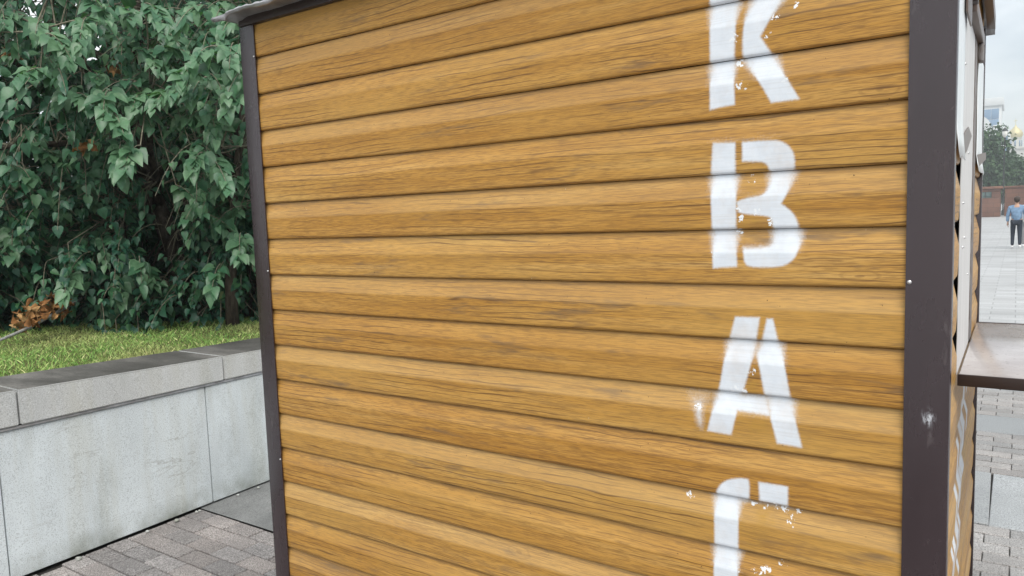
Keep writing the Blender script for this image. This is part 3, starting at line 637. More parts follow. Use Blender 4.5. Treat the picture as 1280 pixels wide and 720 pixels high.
def in_frame(pos, m=10):
    x, y, z = project(pos); return (z > .5) & (x > -m) & (x < 320+m) & (y > -m) & (y < 430), z
def grow(name, label, base, trunk, limbs, ell, nspray, per, size, mat, nind, rtr, shell=.45, group=None, tl_=(.30, .65), toward=.35, zmin=1.0, cat='tree', tone=(0, 1), front=None):
    t = thing(name, base, label, cat, group)
    if trunk:
        V, F = tube(trunk, [rtr*(1.12-.75*i/(len(trunk)-1)) for i in range(len(trunk))], 12)
        V = [v + .12*rtr*mnoise.noise(Vector(v*6)) for v in map(np.array, V)]; mesh('trunk', V, F, mat_bark, t, smooth=True)
    tips = []
    for lb in limbs:
        r_ = rtr*.42; V, F = tube(lb, [r_*(1-.72*i/(len(lb)-1)) for i in range(len(lb))], 8); mesh('branch', V, F, mat_bark, t, smooth=True); tips += [np.array(q) for q in lb[1:]]
    c0, rad = np.array(ell[0]), np.array(ell[1]); C_, O_ = [], []
    tocam = nrm(CAM - c0)
    while len(C_) < nspray:
        u = nrm(rng.normal(size=3)); rr = (shell + (1-shell)*rng.random()**.6); lump = 1 + .22*mnoise.noise(Vector(u*2.2 + c0))
        q = c0 + u*rad*rr*lump
        if q[2] < zmin: continue
        gx, gy, gz = project(q[None]); 
        if 160 < gx[0] < 245 and 120 < gy[0] < 345 and gz[0] < 6.75 and rng.random() < .9: continue
        C_.append(q); O_.append(nrm(u*[1, 1, .35] + tocam*toward + rng.normal(0, .28, 3) + [0, 0, .1]))
    ls = tl_[0] + (tl_[1]-tl_[0])*rng.random(nspray)
    P_, A_, N_, S_, TW = sprays(np.array(C_), np.array(O_), ls, per, size)
    nback = len(P_)
    if front:
        fc = np.array(front); fo = nrm(nrm(CAM - fc)*[1, 1, .2] + rng.normal(0, .45, fc.shape)*[1, 1, .25]); fl2 = .20 + .16*rng.random(len(fc))
        p2, a2, n2, s2, t2 = sprays(fc - fo*fl2[:, None]*.5 + [0, 0, .04], fo, fl2*1.05, 20, .108, .60, .035)
        n2 = nrm(n2*.45 + nrm(CAM - p2)*.30 + np.array([0, 0, .55]))
        P_, A_, N_, S_, TW = np.concatenate([P_, p2]), np.concatenate([A_, a2]), np.concatenate([N_, n2]), np.concatenate([S_, s2]), TW + t2
    rv = tone[0] + (tone[1]-tone[0])*np.clip(rng.random(len(P_))*.75 + .25*np.repeat(rng.random(len(P_)//8+1), 8)[:len(P_)], 0, 1)
    rv[nback:] = .42 + .55*rv[nback:]/max(tone[1], .01)
    Fm, P_ = leaf_frames(P_, A_, N_, S_)
    gx, gy, gz = project(P_); drop = (gz < 6.6) & (gy > 150) & (gy < 325) & (np.abs(gx - (178 + (gy-150)*.25)) < 13) & (rng.random(len(P_)) < .75)   # open air round the leaning trunk
    inn, z = in_frame(P_); inn &= ~drop; order = np.argsort(np.where(inn, z/S_**.5, 1e9)); sel = order[:nind]; sel = sel[inn[sel]]
    for i in sel: leaf_obj(t, Fm[i], P_[i], float(rv[i]), mat)
    rest = np.ones(len(P_), bool); rest[sel] = False; rest &= ~drop
    foliage('foliage', Fm[rest], P_[rest], rv[rest], mat, t)
    parts = []
    tp = np.array(tips) if tips else None
    for pts in TW:
        parts.append(tube(pts, [.0045, .004, .0035, .003, .0025, .0015], 4, False))
        if tp is not None and rng.random() < .5:
            d = np.linalg.norm(tp - pts[0], axis=1); j = int(np.argmin(d))
            if d[j] < .75:
                m_ = (tp[j]+pts[0])/2 + rng.normal(0, .06, 3) + [0, 0, .08]
                parts.append(tube([tp[j], m_, pts[0]], [.008, .006, .004], 5, False))
    if parts:
        V, F = merge(parts); o = mesh('twigs', V, F, mat_twig, t, smooth=True); o['kind'] = 'stuff'
    return t
def arc(a, b, sag=.15, n=6):
    a, b = np.array(a, float), np.array(b, float); return [a + (b-a)*t + np.array([0, 0, sag])*math.sin(math.pi*t) + rng.normal(0, .03, 3)*(0 < t < 1) for t in np.linspace(0, 1, n)]
FRONT = [(-3.21, 0.88, 2.91), (-3.37, 1.07, 2.9), (-3.43, 0.88, 3.04), (-3.57, 0.99, 2.85), (-3.79, 0.89, 3.16), (-2.92, 0.92, 2.97), (-3.15, 0.68, 2.65), (-3.65, 1.14, 2.65), (-3.05, 0.97, 2.5), (-2.93, 1.03, 2.53), (-3.45, 1.42, 2.58), (-2.94, 1.25, 2.53), (-3.14, 1.49, 2.67), (-2.79, 1.36, 2.54), (-3.03, 1.34, 2.43), (-2.8, 1.02, 2.37), (-3.31, 1.18, 2.71), (-3.27, 1.44, 2.76), (-2.76, 1.47, 2.87), (-2.84, 1.62, 2.81), (-2.91, 1.52, 2.98), (-2.27, 1.34, 2.76), (-2.73, 1.71, 2.82), (-2.58, 1.63, 2.65), (-2.46, 1.42, 2.59), (-2.33, 1.25, 2.62), (-2.83, 1.77, 3.05), (-2.42, 1.65, 2.85), (-2.62, 1.78, 3.07), (-2.86, 1.7, 2.5), (-2.68, 1.65, 2.37), (-3.0, 1.64, 2.46), (-2.54, 1.41, 2.09), (-2.76, 1.66, 2.17), (-2.46, 1.51, 2.05), (-2.92, 1.69, 2.24), (-3.36, 1.33, 2.25), (-2.66, 1.03, 2.13), (-2.74, 1.01, 2.09), (-2.67, 1.25, 3.08), (-3.19, 1.64, 3.15), (-2.98, 1.26, 3.11), (-2.76, 1.6, 3.17), (-3.04, 1.09, 3.13), (-3.75, 0.8, 3.16), (-2.3, 1.62, 2.66), (-2.31, 1.56, 2.49), (-2.88, 1.44, 2.82), (-2.98, 1.38, 2.88), (-3.4, 1.41, 3.01), (-3.83, 0.9, 2.96), (-4.29, 1.28, 1.57), (-4.13, 1.32, 1.48), (-4.25, 1.33, 1.35), (-3.83, 1.38, 1.55), (-3.66, 1.03, 1.29), (-4.05, 1.39, 1.61), (-3.86, 1.57, 1.2), (-3.78, 1.56, 1.11), (-3.63, 1.39, 1.26), (-3.57, 1.56, 1.28), (-3.26, 1.35, 1.36), (-3.23, 1.96, 1.83), (-3.0, 1.88, 1.72), (-2.77, 1.78, 1.62), (-2.57, 1.72, 1.52), (-3.27, 1.87, 1.2), (-3.22, 2.03, 1.22), (-2.72, 1.61, 1.3), (-4.51, 1.13, 2.52), (-4.09, 1.07, 2.34), (-3.94, 0.92, 2.08), (-3.91, 1.08, 2.22), (-4.53, 1.06, 2.26), (-4.08, 1.43, 1.96), (-2.87, 1.53, 1.87), (-3.17, 1.83, 1.98), (-2.61, 1.72, 1.98), (-4.17, 1.23, 1.93), (-4.14, 0.88, 1.63), (-4.44, 1.12, 1.37)]
gA = zg(-4.1, 2.2)
trA = [(-3.95, 2.15, gA-.1), (-4.02, 2.12, 1.25), (-4.12, 2.08, 1.62), (-4.33, 2.05, 2.05), (-4.52, 2.10, 2.6), (-4.62, 2.25, 3.4), (-4.7, 2.3, 4.4)]
limA = [arc((-4.2, 2.07, 1.8), (-3.2, 1.5, 2.55)), arc((-4.45, 2.08, 2.4), (-3.55, .9, 3.0)), arc((-4.5, 2.1, 2.55), (-4.5, .3, 3.0)), arc((-4.6, 2.2, 3.1), (-3.5, 1.9, 3.7)), arc((-4.6, 2.2, 3.0), (-5.6, 1.0, 3.6)), arc((-4.6, 2.2, 3.3), (-5.2, 3.6, 3.9)), arc((-4.65, 2.25, 3.8), (-4.0, 1.2, 4.6)), arc((-4.3, 2.06, 2.1), (-4.1, .7, 2.2)), arc((-4.3, 2.06, 2.0), (-3.5, 2.4, 2.2))]
treeA = grow('broadleaf_tree', 'tall tree with big heart-shaped leaves and a dark leaning trunk behind the wall', (-3.95, 2.15, gA), trA, limA, ((-4.95, 2.3, 3.25), (1.7, 2.15, 2.25)), 1150, 12, .098, mat_leafA, 300, .10, shell=.30, zmin=1.35, tone=(.05, .78), front=FRONT)
gB = zg(-2.95, 1.88)
trB = [(-3.02, 1.92, gB-.1), (-3.02, 1.93, 1.15), (-3.06, 2.0, 1.6), (-3.16, 2.2, 2.3), (-3.25, 2.45, 3.2)]
limB = [arc((-3.05, 2.0, 1.55), (-2.75, 1.75, 2.2)), arc((-3.12, 2.1, 2.0), (-2.8, 2.3, 2.9)), arc((-3.15, 2.2, 2.3), (-3.5, 1.7, 2.9)), arc((-3.2, 2.4, 2.9), (-3.0, 3.2, 3.6))]
grow('broadleaf_tree', 'slender young tree with short dark trunk in the grass beside the kiosk corner', (-3.02, 1.92, gB), trB, limB, ((-3.25, 2.65, 2.75), (.85, 1.2, 1.45)), 300, 11, .092, mat_leafA, 220, .05, shell=.35, zmin=1.25, tone=(.15, 1))
shl = [((-4.95, .75), .95, 'dark dense shrub behind the brown withered branch on the grass bank'), ((-4.35, 1.75), .95, 'dark low shrub growing around the foot of the leaning tree trunk'), ((-3.55, 2.45), .85, 'leafy shrub between the leaning trunk and the slender young tree')]
for (x, y_), rr, lab in shl:
    z = zg(x, y_); lim = [arc((x, y_, z-.02), (x + rng.normal(0, .5), y_ + rng.normal(0, .5), z + .9 + .5*rng.random()), .1) for _ in range(5)]
    grow('shrub', lab, (x, y_, z), None, lim, ((x, y_, z+.62), (rr, rr, .85)), 380, 12, .075, mat_leafS, 110, .03, shell=.15, tl_=(.15, .35), zmin=z+.06, cat='shrub')
bk = [((-7.4, 3.4), 2.4, 'dense green tree standing directly behind the leaning trunk'), ((-5.9, 5.4), 2.4, 'dense green tree farther along the bank behind the young tree'), ((-7.2, -.6), 2.4, 'dense green tree on the bank beyond the withered branch'), ((-4.6, 7.6), 2.3, 'dense green tree on the bank behind the kiosk roof')]
for (x, y_), rr, lab in bk:
    z = zg(x, y_); grow('background_tree', lab, (x, y_, z), [(x, y_, z-.1), (x+.1, y_, z+1), (x, y_+.1, z+2.4), (x, y_, z+4)], [arc((x, y_, z+1.6), (x+rng.normal(0, 1.2), y_+rng.normal(0, 1.2), z+3.2)) for _ in range(4)],
        ((x, y_, z+2.45), (rr*.85, rr, 2.6)), 760, 10, .19, mat_leafA, 0, .12, shell=.25, group='trees along the back of the bank', zmin=z+.1, tone=(0, .8))
# undergrowth at the dark back of the bank
nh = 9000; hx = -5.2 - 1.6*rng.random(nh); hy = -2.2 + 7.5*rng.random(nh); hz = np.array([zg(a, b) for a, b in zip(hx, hy)]) + 1.3*rng.random(nh)**1.2
Fm, hp = leaf_frames(np.stack([hx, hy, hz], 1), rng.normal(0, 1, (nh, 3)) + [0, 0, -.4], rng.normal(0, .6, (nh, 3)) + [.5, -.3, .6], .09 + .06*rng.random(nh))
hg = foliage('undergrowth', Fm, hp, rng.random(nh)*.7, mat_leafS, None); tag(hg, 'dark leafy undergrowth filling the space beneath the trees', 'undergrowth')
# fallen branch with withered leaves
fb = thing('fallen_branch', (-4.05, .72, zg(-4.05, .72)), 'grey cut branch with withered brown leaves lying on the grass', 'branch')
stk = [(-3.33, .38, .920), (-3.51, .66, .965), (-3.78, .99, 1.03), (-3.99, 1.26, 1.09)]
V, F = tube(stk, [.009, .011, .012, .010], 8); mesh('stem', V, F, mat_stick, fb, smooth=True)
V, F = tube([(-3.78, .98, 1.03), (-3.81, .92, 1.14), (-3.76, .98, 1.17), (-3.86, 1.13, 1.11)], [.006, .005, .004, .003], 6); mesh('twig', V, F, mat_twig, fb, smooth=True)
def dryleaf(c_, s, fb=fb):
    a = nrm(rng.normal(0, 1, 3)); n_ = nrm(rng.normal(0, 1, 3)); Fm, pp = leaf_frames(np.array([c_]), a[None], n_[None], np.array([s]))
    LTc = LT.copy(); LTc[:, 2] += 1.5*LTc[:, 0]**2 - .7*(LTc[:, 1]-.4)**2 + rng.normal(0, .09, len(LT))
    V = (Fm[0] @ LTc.T).T + pp[0]; mesh('withered_leaf', V, LF, mat_dry, fb, smooth=True, attrs={'rnd': [rng.random()]*len(LT)})
def along(t): 
    q = t*3; i = min(2, int(q)); f = q-i; return np.array(stk[i])*(1-f) + np.array(stk[i+1])*f
for i in range(70):
    t = rng.beta(2, 2.2)
    if i < 36: c_ = along(.28 + .2*rng.random()) + rng.normal(0, .032, 3) + [0, 0, .055]
    elif i < 62: c_ = along(.50 + .25*rng.random()) + rng.normal(0, .035, 3) + [0, 0, .085]
    else: c_ = along(.78) + rng.normal(0, .03, 3) - [0, 0, .05]
    dryleaf(c_, .045 + .025*rng.random())
for q in ((-4.05, .95, 2.92), (-3.42, 1.34, 2.80), (-3.55, 1.18, 2.22)):
    for i in range(7): dryleaf(np.array(q) + rng.normal(0, .03, 3), .05 + .03*rng.random(), treeA)

# ------------------------------------------------------------------ far end of the plaza
D = nrm(np.array([0.0, 1.0, 0.0]))
def far(px, dist):               # a spot on the plaza, dist metres along the view past the kiosk side wall
    th = math.atan2(px-640, FPX) + YAW; return CAM[0] + dist*math.tan(th), CAM[1] + dist
k = M('brown_stone', .7, .3); b2 = k.n('ShaderNodeTexBrick'); b2.inputs['Scale'].default_value = 1; b2.inputs['Brick Width'].default_value = 1.1; b2.inputs['Row Height'].default_value = .5; b2.inputs['Mortar Size'].default_value = .015
b2.inputs['Color1'].default_value = (.21, .105, .07, 1); b2.inputs['Color2'].default_value = (.165, .085, .06, 1); b2.inputs['Mortar'].default_value = (.08, .05, .04, 1)
mpn = k.n('ShaderNodeMapping'); mpn.inputs['Rotation'].default_value = (R(90), 0, 0); k.tc = k.n('ShaderNodeTexCoord'); k.l(k.tc.outputs['Object'], mpn.inputs[0]); k.l(mpn.outputs[0], b2.inputs['Vector'])
k.col(k.mix(1., b2.outputs['Color'], k.ramp(k.noise(k.coord((.6, .6, .6)), 1, 4), (.3, .75), (.7, 1.15)), 'MULTIPLY')); mat_brown = k.m
k = M('dark_glass', .08, .6); n1 = k.noise(k.coord((.5, .5, 2)), 1, 3); k.col(k.ramp(n1, (.35, (.05, .09, .085)), (.65, (.16, .24, .22)))); mat_glass = k.m
k = M('blue_glass', .06, .8); n1 = k.noise(k.coord((.05, .05, .12)), 1, 3); k.col(k.ramp(n1, (.35, (.10, .20, .34)), (.65, (.20, .33, .48)))); mat_bglass = k.m
k = M('white_cladding', .6, .3); n1 = k.noise(k.coord((.2, .2, .2)), 1, 4); k.col(k.ramp(n1, (.3, (.58, .60, .60)), (.7, (.70, .72, .72)))); mat_white = k.m
k = M('pale_plaster', .7, .3); n1 = k.noise(k.coord((.15, .15, .15)), 1, 4); k.col(k.ramp(n1, (.3, (.50, .50, .46)), (.7, (.64, .63, .58)))); mat_plaster = k.m
k = M('gilded', .5, .5, (.62, .55, .30)); k.b.inputs['Metallic'].default_value = .3; mat_gold = k.m
k = M('lamp_iron', .5, .4, (.03, .035, .035)); mat_iron = k.m
k = M('lamp_glass', .2, .5, (.7, .7, .66)); mat_lampglass = k.m
# pavilion
px0, py0 = far(1251, 96)
pav = thing('pavilion', (px0-4, py0+2, 0), 'low brown stone pavilion with a wide greenish window at the far plaza edge', 'pavilion')
x1 = px0; x0_ = px0-9
box('wall', (x0_, py0, 0), (x1, py0+5, 2.05), mat_brown, pav, .02); box('wall', (x0_, py0-.02, 2.72), (x1, py0+5, 3.0), mat_brown, pav, .02)
box('wall', (x0_, py0+.3, 2.05), (x0_+.5, py0+5, 2.72), mat_brown, pav, .02); box('wall', (x1-.8, py0+.02, 2.055), (x1-.02, py0+4.9, 2.715), mat_brown, pav, .02)
box('roof', (x0_-.2, py0-.25, 3.003), (x1+.2, py0+5.2, 3.28), mat_brown, pav, .03)
pane = box('window', (x0_+.5, py0+.12, 2.052), (x1-.8, py0+.2, 2.717), mat_glass, pav, .005)
for i in range(5): xx = x0_+1.6+i*1.5; box('mullion', (xx, py0+.06, 2.053), (xx+.07, py0+.118, 2.716), mat_iron, pane, .004)
# long brown terrace wall right of the pavilion
bw = thing('terrace_wall', (px0+14, py0+3, 0), 'long brown stone terrace wall running on from the pavilion under the trees', 'wall')
for i in range(12):
    a = px0 + .35 + i*2.4; hexa('wall_panel', [(a, py0+3, 0), (a+2.38, py0+3, 0), (a+2.38, py0+3.5, 0), (a, py0+3.5, 0), (a, py0+3, 3.1), (a+2.38, py0+3, 3.1), (a+2.38, py0+3.5, 3.1), (a, py0+3.5, 3.1)], mat_brown, bw, .02)
box('coping', (px0+.3, py0+2.9, 3.102), (px0+29.2, py0+3.6, 3.3), mat_brown, bw, .02)
# trees behind it
def far_tree(px, dist, h, r_, label, n=2600, grp='trees at the far plaza edge'):
    x, y_ = far(px, dist); t = thing('plaza_tree', (x, y_, 0), label, 'tree', grp)
    V, F = tube([(x, y_, 0), (x+.1, y_, h*.3), (x, y_+.1, h*.55), (x, y_, h*.85)], [.28, .24, .18, .06], 8); mesh('trunk', V, F, mat_bark, t, smooth=True)
    u = nrm(rng.normal(size=(n, 3))); rr = (.25 + .75*rng.random(n)**.55)*np.array([1 + .32*mnoise.noise(Vector(q*2.4 + np.array([px, 0, 0]))) for q in u])
    pp = np.array([x, y_, h*.58]) + u*rr[:, None]*np.array([r_, r_, h*.42]); 
    Fm, pp = leaf_frames(pp, rng.normal(0, .6, (n, 3)) + [0, 0, -.5], u*.6 + rng.normal(0, .5, (n, 3)) + [0, 0, .6], .28 + .25*rng.random(n)); foliage('crown', Fm, pp, rng.random(n)*.95, mat_leafF, t)
far_tree(1237, 112, 11.6, 2.8, 'bushy green tree rising behind the brown pavilion below the glass tower')
far_tree(1210, 116, 10, 3.2, 'broad green tree behind the pavilion, half hidden by the kiosk')
far_tree(1258, 124, 8.2, 2.6, 'lower green tree behind the brown terrace wall beside the street lamp')
far_tree(1275, 118, 6.9, 2.6, 'low round tree above the terrace wall in front of the golden church')
far_tree(1300, 120, 7.4, 3.0, 'round tree above the terrace wall, next past the church front')
far_tree(1335, 118, 8.5, 3.4, 'large round tree farthest along the terrace wall')
# lamp
lx, ly = far(1254.5, 104); lamp = thing('street_lamp', (lx, ly, 0), 'dark street lamp standing among the trees before the glass tower', 'street lamp')
V, F = lathe([(.16, 0), (.16, .5), (.07, .7), (.055, 8.8), (.10, 8.9), (.10, 9.0)], (lx, ly, 0), 12); mesh('post', V, F, mat_iron, lamp, smooth=True)
V, F = lathe([(.10, 9.0), (.24, 9.25), (.30, 9.7), (.22, 9.72)], (lx, ly, 0), 12); mesh('lantern', V, F, mat_lampglass, lamp, smooth=True)
V, F = lathe([(.34, 9.72), (.20, 9.95), (.04, 10.1), (.001, 10.3)], (lx, ly, 0), 12); mesh('lamp_cap', V, F, mat_iron, lamp, smooth=True)
# glass tower
tx, ty = far(1249.5, 265); tw = thing('office_tower', (tx-11, ty+9, 0), 'blue glass office tower with white cornice and bands above the trees', 'building')
W_, Hh = 24, 32.3
box('wall', (tx-W_, ty, 0), (tx, ty+18, Hh-1.2), mat_white, tw, .05)
box('cornice', (tx-W_-.4, ty-.5, Hh-2.3), (tx+.5, ty+18.4, Hh), mat_white, tw, .08)
for r_ in range(9):
    if r_ == 6: continue
    for c_ in range(11):
        xx = tx - .5 - (c_+1)*2.0; zz = .8 + r_*3.1 + (.5 if r_ > 6 else 0); box('window', (xx, ty-.12, zz), (xx+1.90, ty+.3, zz+2.95), mat_bglass, tw, .02)
# pale lower block with stepped top in front of it
bx_, by_ = far(1261, 235); pb = thing('apartment_building', (bx_-3, by_+5, 0), 'pale low building with twin stepped tops between the tower and the church', 'building')
box('wall', (bx_-4.2, by_, 0), (bx_, by_+10, 19.4), mat_white, pb, .05); box('roof', (bx_-3.9, by_+.3, 19.4), (bx_-2.2, by_+6, 21.8), mat_white, pb, .05); box('roof', (bx_-1.6, by_+.3, 19.4), (bx_-.4, by_+6, 21.0), mat_white, pb, .05)
for r_ in range(6):
    for c_ in range(3): box('window', (bx_-3.9+c_*1.3, by_-.06, 1.5+r_*3.1), (bx_-3.1+c_*1.3, by_+.1, 3.4+r_*3.1), mat_bglass, pb, .01)
bx2, by2 = far(1243, 215); rb = thing('apartment_building', (bx2-3, by2+5, 0), 'white building with a rounded sloping top in front of the glass tower', 'building')
bm = bmesh.new(); pr_ = [(bx2-9, 0), (bx2, 0), (bx2, 16)] + [(bx2-.3-2.6*(1-math.cos(a)), 16+6.3*math.sin(a)) for a in np.linspace(.2, 1.57, 8)] + [(bx2-9, 22.3)]
a_ = [bm.verts.new((x, by2, z)) for x, z in pr_]; b_ = [bm.verts.new((x, by2+9, z)) for x, z in pr_]; bm.faces.new(a_); bm.faces.new(b_[::-1])
for i in range(len(a_)): j = (i+1) % len(a_); bm.faces.new((a_[i], a_[j], b_[j], b_[i]))
bobj('wall', bm, mat_white, rb)
for r_ in range(6):
    for c_ in range(4): box('window', (bx2-8.3+c_*1.9, by2-.06, 1.5+r_*2.9), (bx2-7.1+c_*1.9, by2+.1, 3.4+r_*2.9), mat_bglass, rb, .01)
# church
cx_, cy_ = far(1267.5, 330); ch = thing('church', (cx_+4, cy_, 0), 'pale church with golden domes and a cross in the hazy distance', 'church')
box('wall', (cx_-3.2, cy_-6, 0), (cx_+22, cy_+16, 20.2), mat_plaster, ch, .1); box('cornice', (cx_-3.6, cy_-6.4, 20.2), (cx_+22.4, cy_+16.4, 20.9), mat_plaster, ch, .1)
for i in range(8): V, F = lathe([(.01, 6), (.62, 6), (.62, 15), (.4, 15.9), (.01, 16.2)], (cx_-1.6+i*3, cy_-6.0, 0), 10); mesh('window', V, F, mat_bglass, ch, smooth=True)
def dome(x, y_, z, s):
    V, F = lathe([(2.0*s, 0), (2.0*s, 3.6*s), (2.2*s, 3.7*s), (2.2*s, 4.0*s)], (x, y_, z), 20); dr = mesh('drum', V, F, mat_plaster, ch, sharp=40)
    V, F = lathe([(2.1*s, 4.0*s), (2.45*s, 4.9*s), (2.4*s, 5.7*s), (1.9*s, 6.7*s), (1.05*s, 7.5*s), (.4*s, 8.2*s), (.16*s, 8.9*s), (.01, 9.2*s)], (x, y_, z), 24); dm = mesh('dome', V, F, mat_gold, ch, smooth=True)
    bm = bmesh.new(); boxbm(bm, (x-.08*s, y_-.08*s, z+9.0*s), (x+.08*s, y_+.08*s, z+11.2*s)); boxbm(bm, (x-.6*s, y_-.07*s, z+10.3*s), (x+.6*s, y_+.07*s, z+10.5*s)); bobj('cross', bm, mat_gold, dm)
    for i in range(8):
        a = i*math.pi/4; q = (x+2.0*s*math.cos(a), y_+2.0*s*math.sin(a), z)
        V, F = lathe([(.01, .6*s), (.26*s, .6*s), (.26*s, 2.7*s), (.01, 3.1*s)], q, 8); mesh('window', V, F, mat_bglass, dr, smooth=True)
dome(cx_, cy_, 20.9, .95); dome(cx_+9, cy_+4, 20.9, 1.3); dome(cx_+18, cy_, 20.9, .95); dome(cx_+4.4, cy_-3, 20.8, .5)

# ------------------------------------------------------------------ people walking away over the plaza
def skin(name, joints, edges, mat, par, sub=2, root=0):
    me = bpy.data.meshes.new(name); me.from_pydata([j[0] for j in joints], edges, []); o = bpy.data.objects.new(name, me); link(o, par)
    sm = o.modifiers.new('skin', 'SKIN'); sm.use_smooth_shade = True; o.modifiers.new('sub', 'SUBSURF').levels = sub; o.modifiers['sub'].render_levels = sub
    for v, j in zip(me.skin_vertices[0].data, joints): v.radius = j[1]; v.use_root = False
    me.skin_vertices[0].data[root].use_root = True; me.materials.append(mat); return o
def person(px, dist, label, h, shirt, trousers, hair, step, lhair):
    x, y_ = far(px, dist); s = h/1.75; t = thing('person', (x, y_, 0), label, 'person', 'people walking away across the plaza')
    T = lambda a, b, c: (x+a*s, y_+b*s, c*s)
    k = M('skin', .55, .4, (.46, .28, .20)); ms = k.m
    hipL, hipR = T(-.09, 0, .90), T(.09, 0, .90); kL, kR = T(-.10, .05*step, .48), T(.10, -.03*step, .49); aL, aR = T(-.105, -.03*step, .09), T(.11, -.16*step, .11)
    J = [(T(0, 0, .98), (.13*s, .10*s)), (T(0, .01, 1.18), (.13*s, .09*s)), (T(0, .01, 1.40), (.15*s, .09*s)), (T(0, .0, 1.50), (.055*s, .055*s)), (T(0, .015, 1.57), (.055*s, .06*s)), (T(0, .02, 1.66), (.075*s, .095*s)), (T(0, .01, 1.735), (.05*s, .06*s)),
         (hipL, (.08*s,)*2), (kL, (.055*s,)*2), (aL, (.038*s,)*2), (hipR, (.08*s,)*2), (kR, (.055*s,)*2), (aR, (.038*s,)*2),
         (T(-.19, .0, 1.41), (.055*s,)*2), (T(-.245, -.03, 1.13), (.042*s,)*2), (T(-.25, .05, .88), (.03*s,)*2), (T(.19, .0, 1.41), (.055*s,)*2), (T(.245, -.02, 1.13), (.042*s,)*2), (T(.25, .06, .88), (.03*s,)*2)]
    E_ = [(0, 1), (1, 2), (2, 3), (3, 4), (4, 5), (5, 6), (0, 7), (7, 8), (8, 9), (0, 10), (10, 11), (11, 12), (2, 13), (13, 14), (14, 15), (2, 16), (16, 17), (17, 18)]
    body = skin('body', J, E_, ms, t)
    # hands: palm and five fingers each
    for sg in (-1, 1):
        hx, hy, hz_ = T(.25*sg, .05, .88); parts = []
        pa = tube([(hx, hy, hz_+.01), (hx, hy+.006*s, hz_-.04*s), (hx, hy+.012*s, hz_-.085*s)], [.024*s, .032*s, .030*s], 8); parts.append(pa)
        for f in range(4):
            o_ = (f-1.5)*.016*s; l_ = (.07, .08, .075, .058)[f]*s; parts.append(tube([(hx, hy+.012*s+o_, hz_-.08*s), (hx-.006*sg*s, hy+.014*s+o_, hz_-.08*s-l_*.5), (hx-.02*sg*s, hy+.014*s+o_, hz_-.08*s-l_)], [.009*s, .0085*s, .006*s], 6))
        parts.append(tube([(hx, hy+.025*s, hz_-.03*s), (hx-.012*sg*s, hy+.05*s, hz_-.06*s), (hx-.018*sg*s, hy+.055*s, hz_-.09*s)], [.011*s, .010*s, .007*s], 6))
        V, F = merge(parts); mesh('hand', V, F, ms, t, smooth=True)
    ks = M('jacket_cloth', .8, .2); n1 = ks.noise(ks.coord((9, 9, 9)), 1, 4); ks.col(ks.ramp(n1, (.3, tuple(q*.7 for q in shirt)), (.7, tuple(min(1, q*1.25) for q in shirt))))
    JJ = [(T(0, 0, .90), (.17*s, .13*s)), (T(0, .005, 1.15), (.165*s, .12*s)), (T(0, .005, 1.38), (.19*s, .12*s)), (T(0, -.01, 1.52), (.105*s, .085*s)), (T(-.20, .0, 1.40), (.075*s,)*2), (T(-.255, -.03, 1.13), (.058*s,)*2), (T(-.258, .03, .92), (.048*s,)*2), (T(.20, .0, 1.40), (.075*s,)*2), (T(.255, -.02, 1.13), (.058*s,)*2), (T(.258, .04, .92), (.048*s,)*2)]
    skin('jacket', JJ, [(0, 1), (1, 2), (2, 3), (2, 4), (4, 5), (5, 6), (2, 7), (7, 8), (8, 9)], ks.m, t)
    kt = M('trouser_cloth', .8, .2, trousers)
    JT = [(T(0, 0, .95), (.15*s, .115*s)), (hipL, (.10*s,)*2), (kL, (.068*s,)*2), (aL, (.052*s,)*2), (hipR, (.10*s,)*2), (kR, (.068*s,)*2), (aR, (.052*s,)*2)]
    skin('trousers', JT, [(0, 1), (1, 2), (2, 3), (0, 4), (4, 5), (5, 6)], kt.m, t)
    kw = M('shoe_white', .6, .3, (.72, .72, .72))
    for q in (aL, aR):
        bm = bmesh.new(); bmesh.ops.create_icosphere(bm, subdivisions=2, radius=1)
        for v in bm.verts: v.co = Vector((q[0] + v.co.x*.048*s, q[1] + .06*s + v.co.y*.135*s, max(q[2]-.085*s, 0) + .045*s + max(v.co.z, -.9)*.05*s))
        bobj('shoe', bm, kw.m, t, smooth=True)
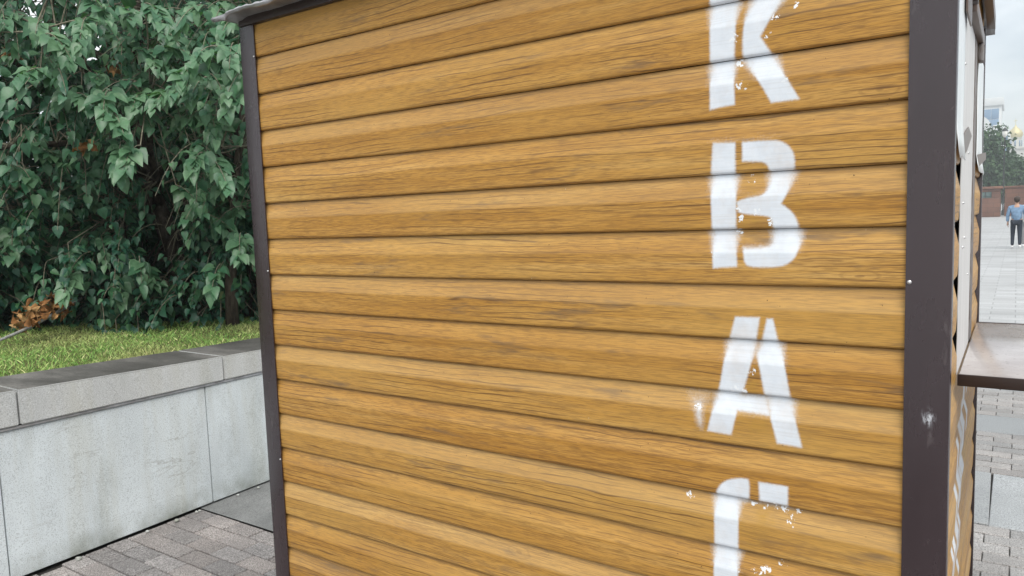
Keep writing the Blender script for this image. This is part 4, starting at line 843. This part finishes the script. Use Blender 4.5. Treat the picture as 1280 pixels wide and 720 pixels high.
    kh = M('hair', .6, .4, hair); hb = bmesh.new(); bmesh.ops.create_icosphere(hb, subdivisions=3, radius=1)
    hc = T(0, .0, 1.675)
    for v in hb.verts:
        n = v.co.normalized(); d = 1 + .07*mnoise.noise(n*5); low = 1 + lhair*max(0, -n.z)*max(0, .4-n.y)
        v.co = Vector((hc[0]+n.x*.098*s*d, hc[1]+n.y*.10*s*d - .022*s - .02*max(0, n.y)*s, hc[2] + n.z*.105*s*d*low + .012*s + (.07*s*max(0, n.y) if n.z < 0 else 0)))
    bobj('hair', hb, kh.m, t, smooth=True)
    # face turned away from the viewer: nose, ears
    V, F = tube([T(0, .10, 1.69), T(0, .128, 1.645), T(0, .10, 1.63)], [.008*s, .016*s, .012*s], 6); mesh('nose', V, F, ms, t, smooth=True)
    for sg in (-1, 1): bobj('ear', blob(T(.082*sg, .01, 1.655), (.012*s, .022*s, .032*s), 1), ms, t, smooth=True)
    return t
person(1272, 30.6, 'person in a blue denim jacket and dark trousers walking away, seen from behind', 1.73, (.19, .29, .42), (.030, .037, .05), (.045, .030, .022), 1.0, .3)
person(1285.5, 31.4, 'fair-haired person in a pale blue top walking beside the denim jacket', 1.72, (.62, .68, .74), (.30, .30, .30), (.55, .42, .26), -.8, 2.2)

# ------------------------------------------------------------------ air
k = bpy.data.materials.new('haze_air'); k.use_nodes = True; k.node_tree.nodes.clear()
vo_ = k.node_tree.nodes.new('ShaderNodeVolumePrincipled'); vo_.inputs['Density'].default_value = HAZE; vo_.inputs['Color'].default_value = (.93, .97, 1, 1); vo_.inputs['Anisotropy'].default_value = .2
oo = k.node_tree.nodes.new('ShaderNodeOutputMaterial'); k.node_tree.links.new(vo_.outputs[0], oo.inputs['Volume'])
if HAZE > 0:
    bm = bmesh.new(); boxbm(bm, (-430, -430, -1.2), (430, 430, 60)); hz = bobj('haze', bm, k); hz['kind'] = 'stuff'; tag(hz, 'pale haze in the air over the plaza', 'haze')
for o in bpy.data.objects:
    if '_w' in o: del o['_w']
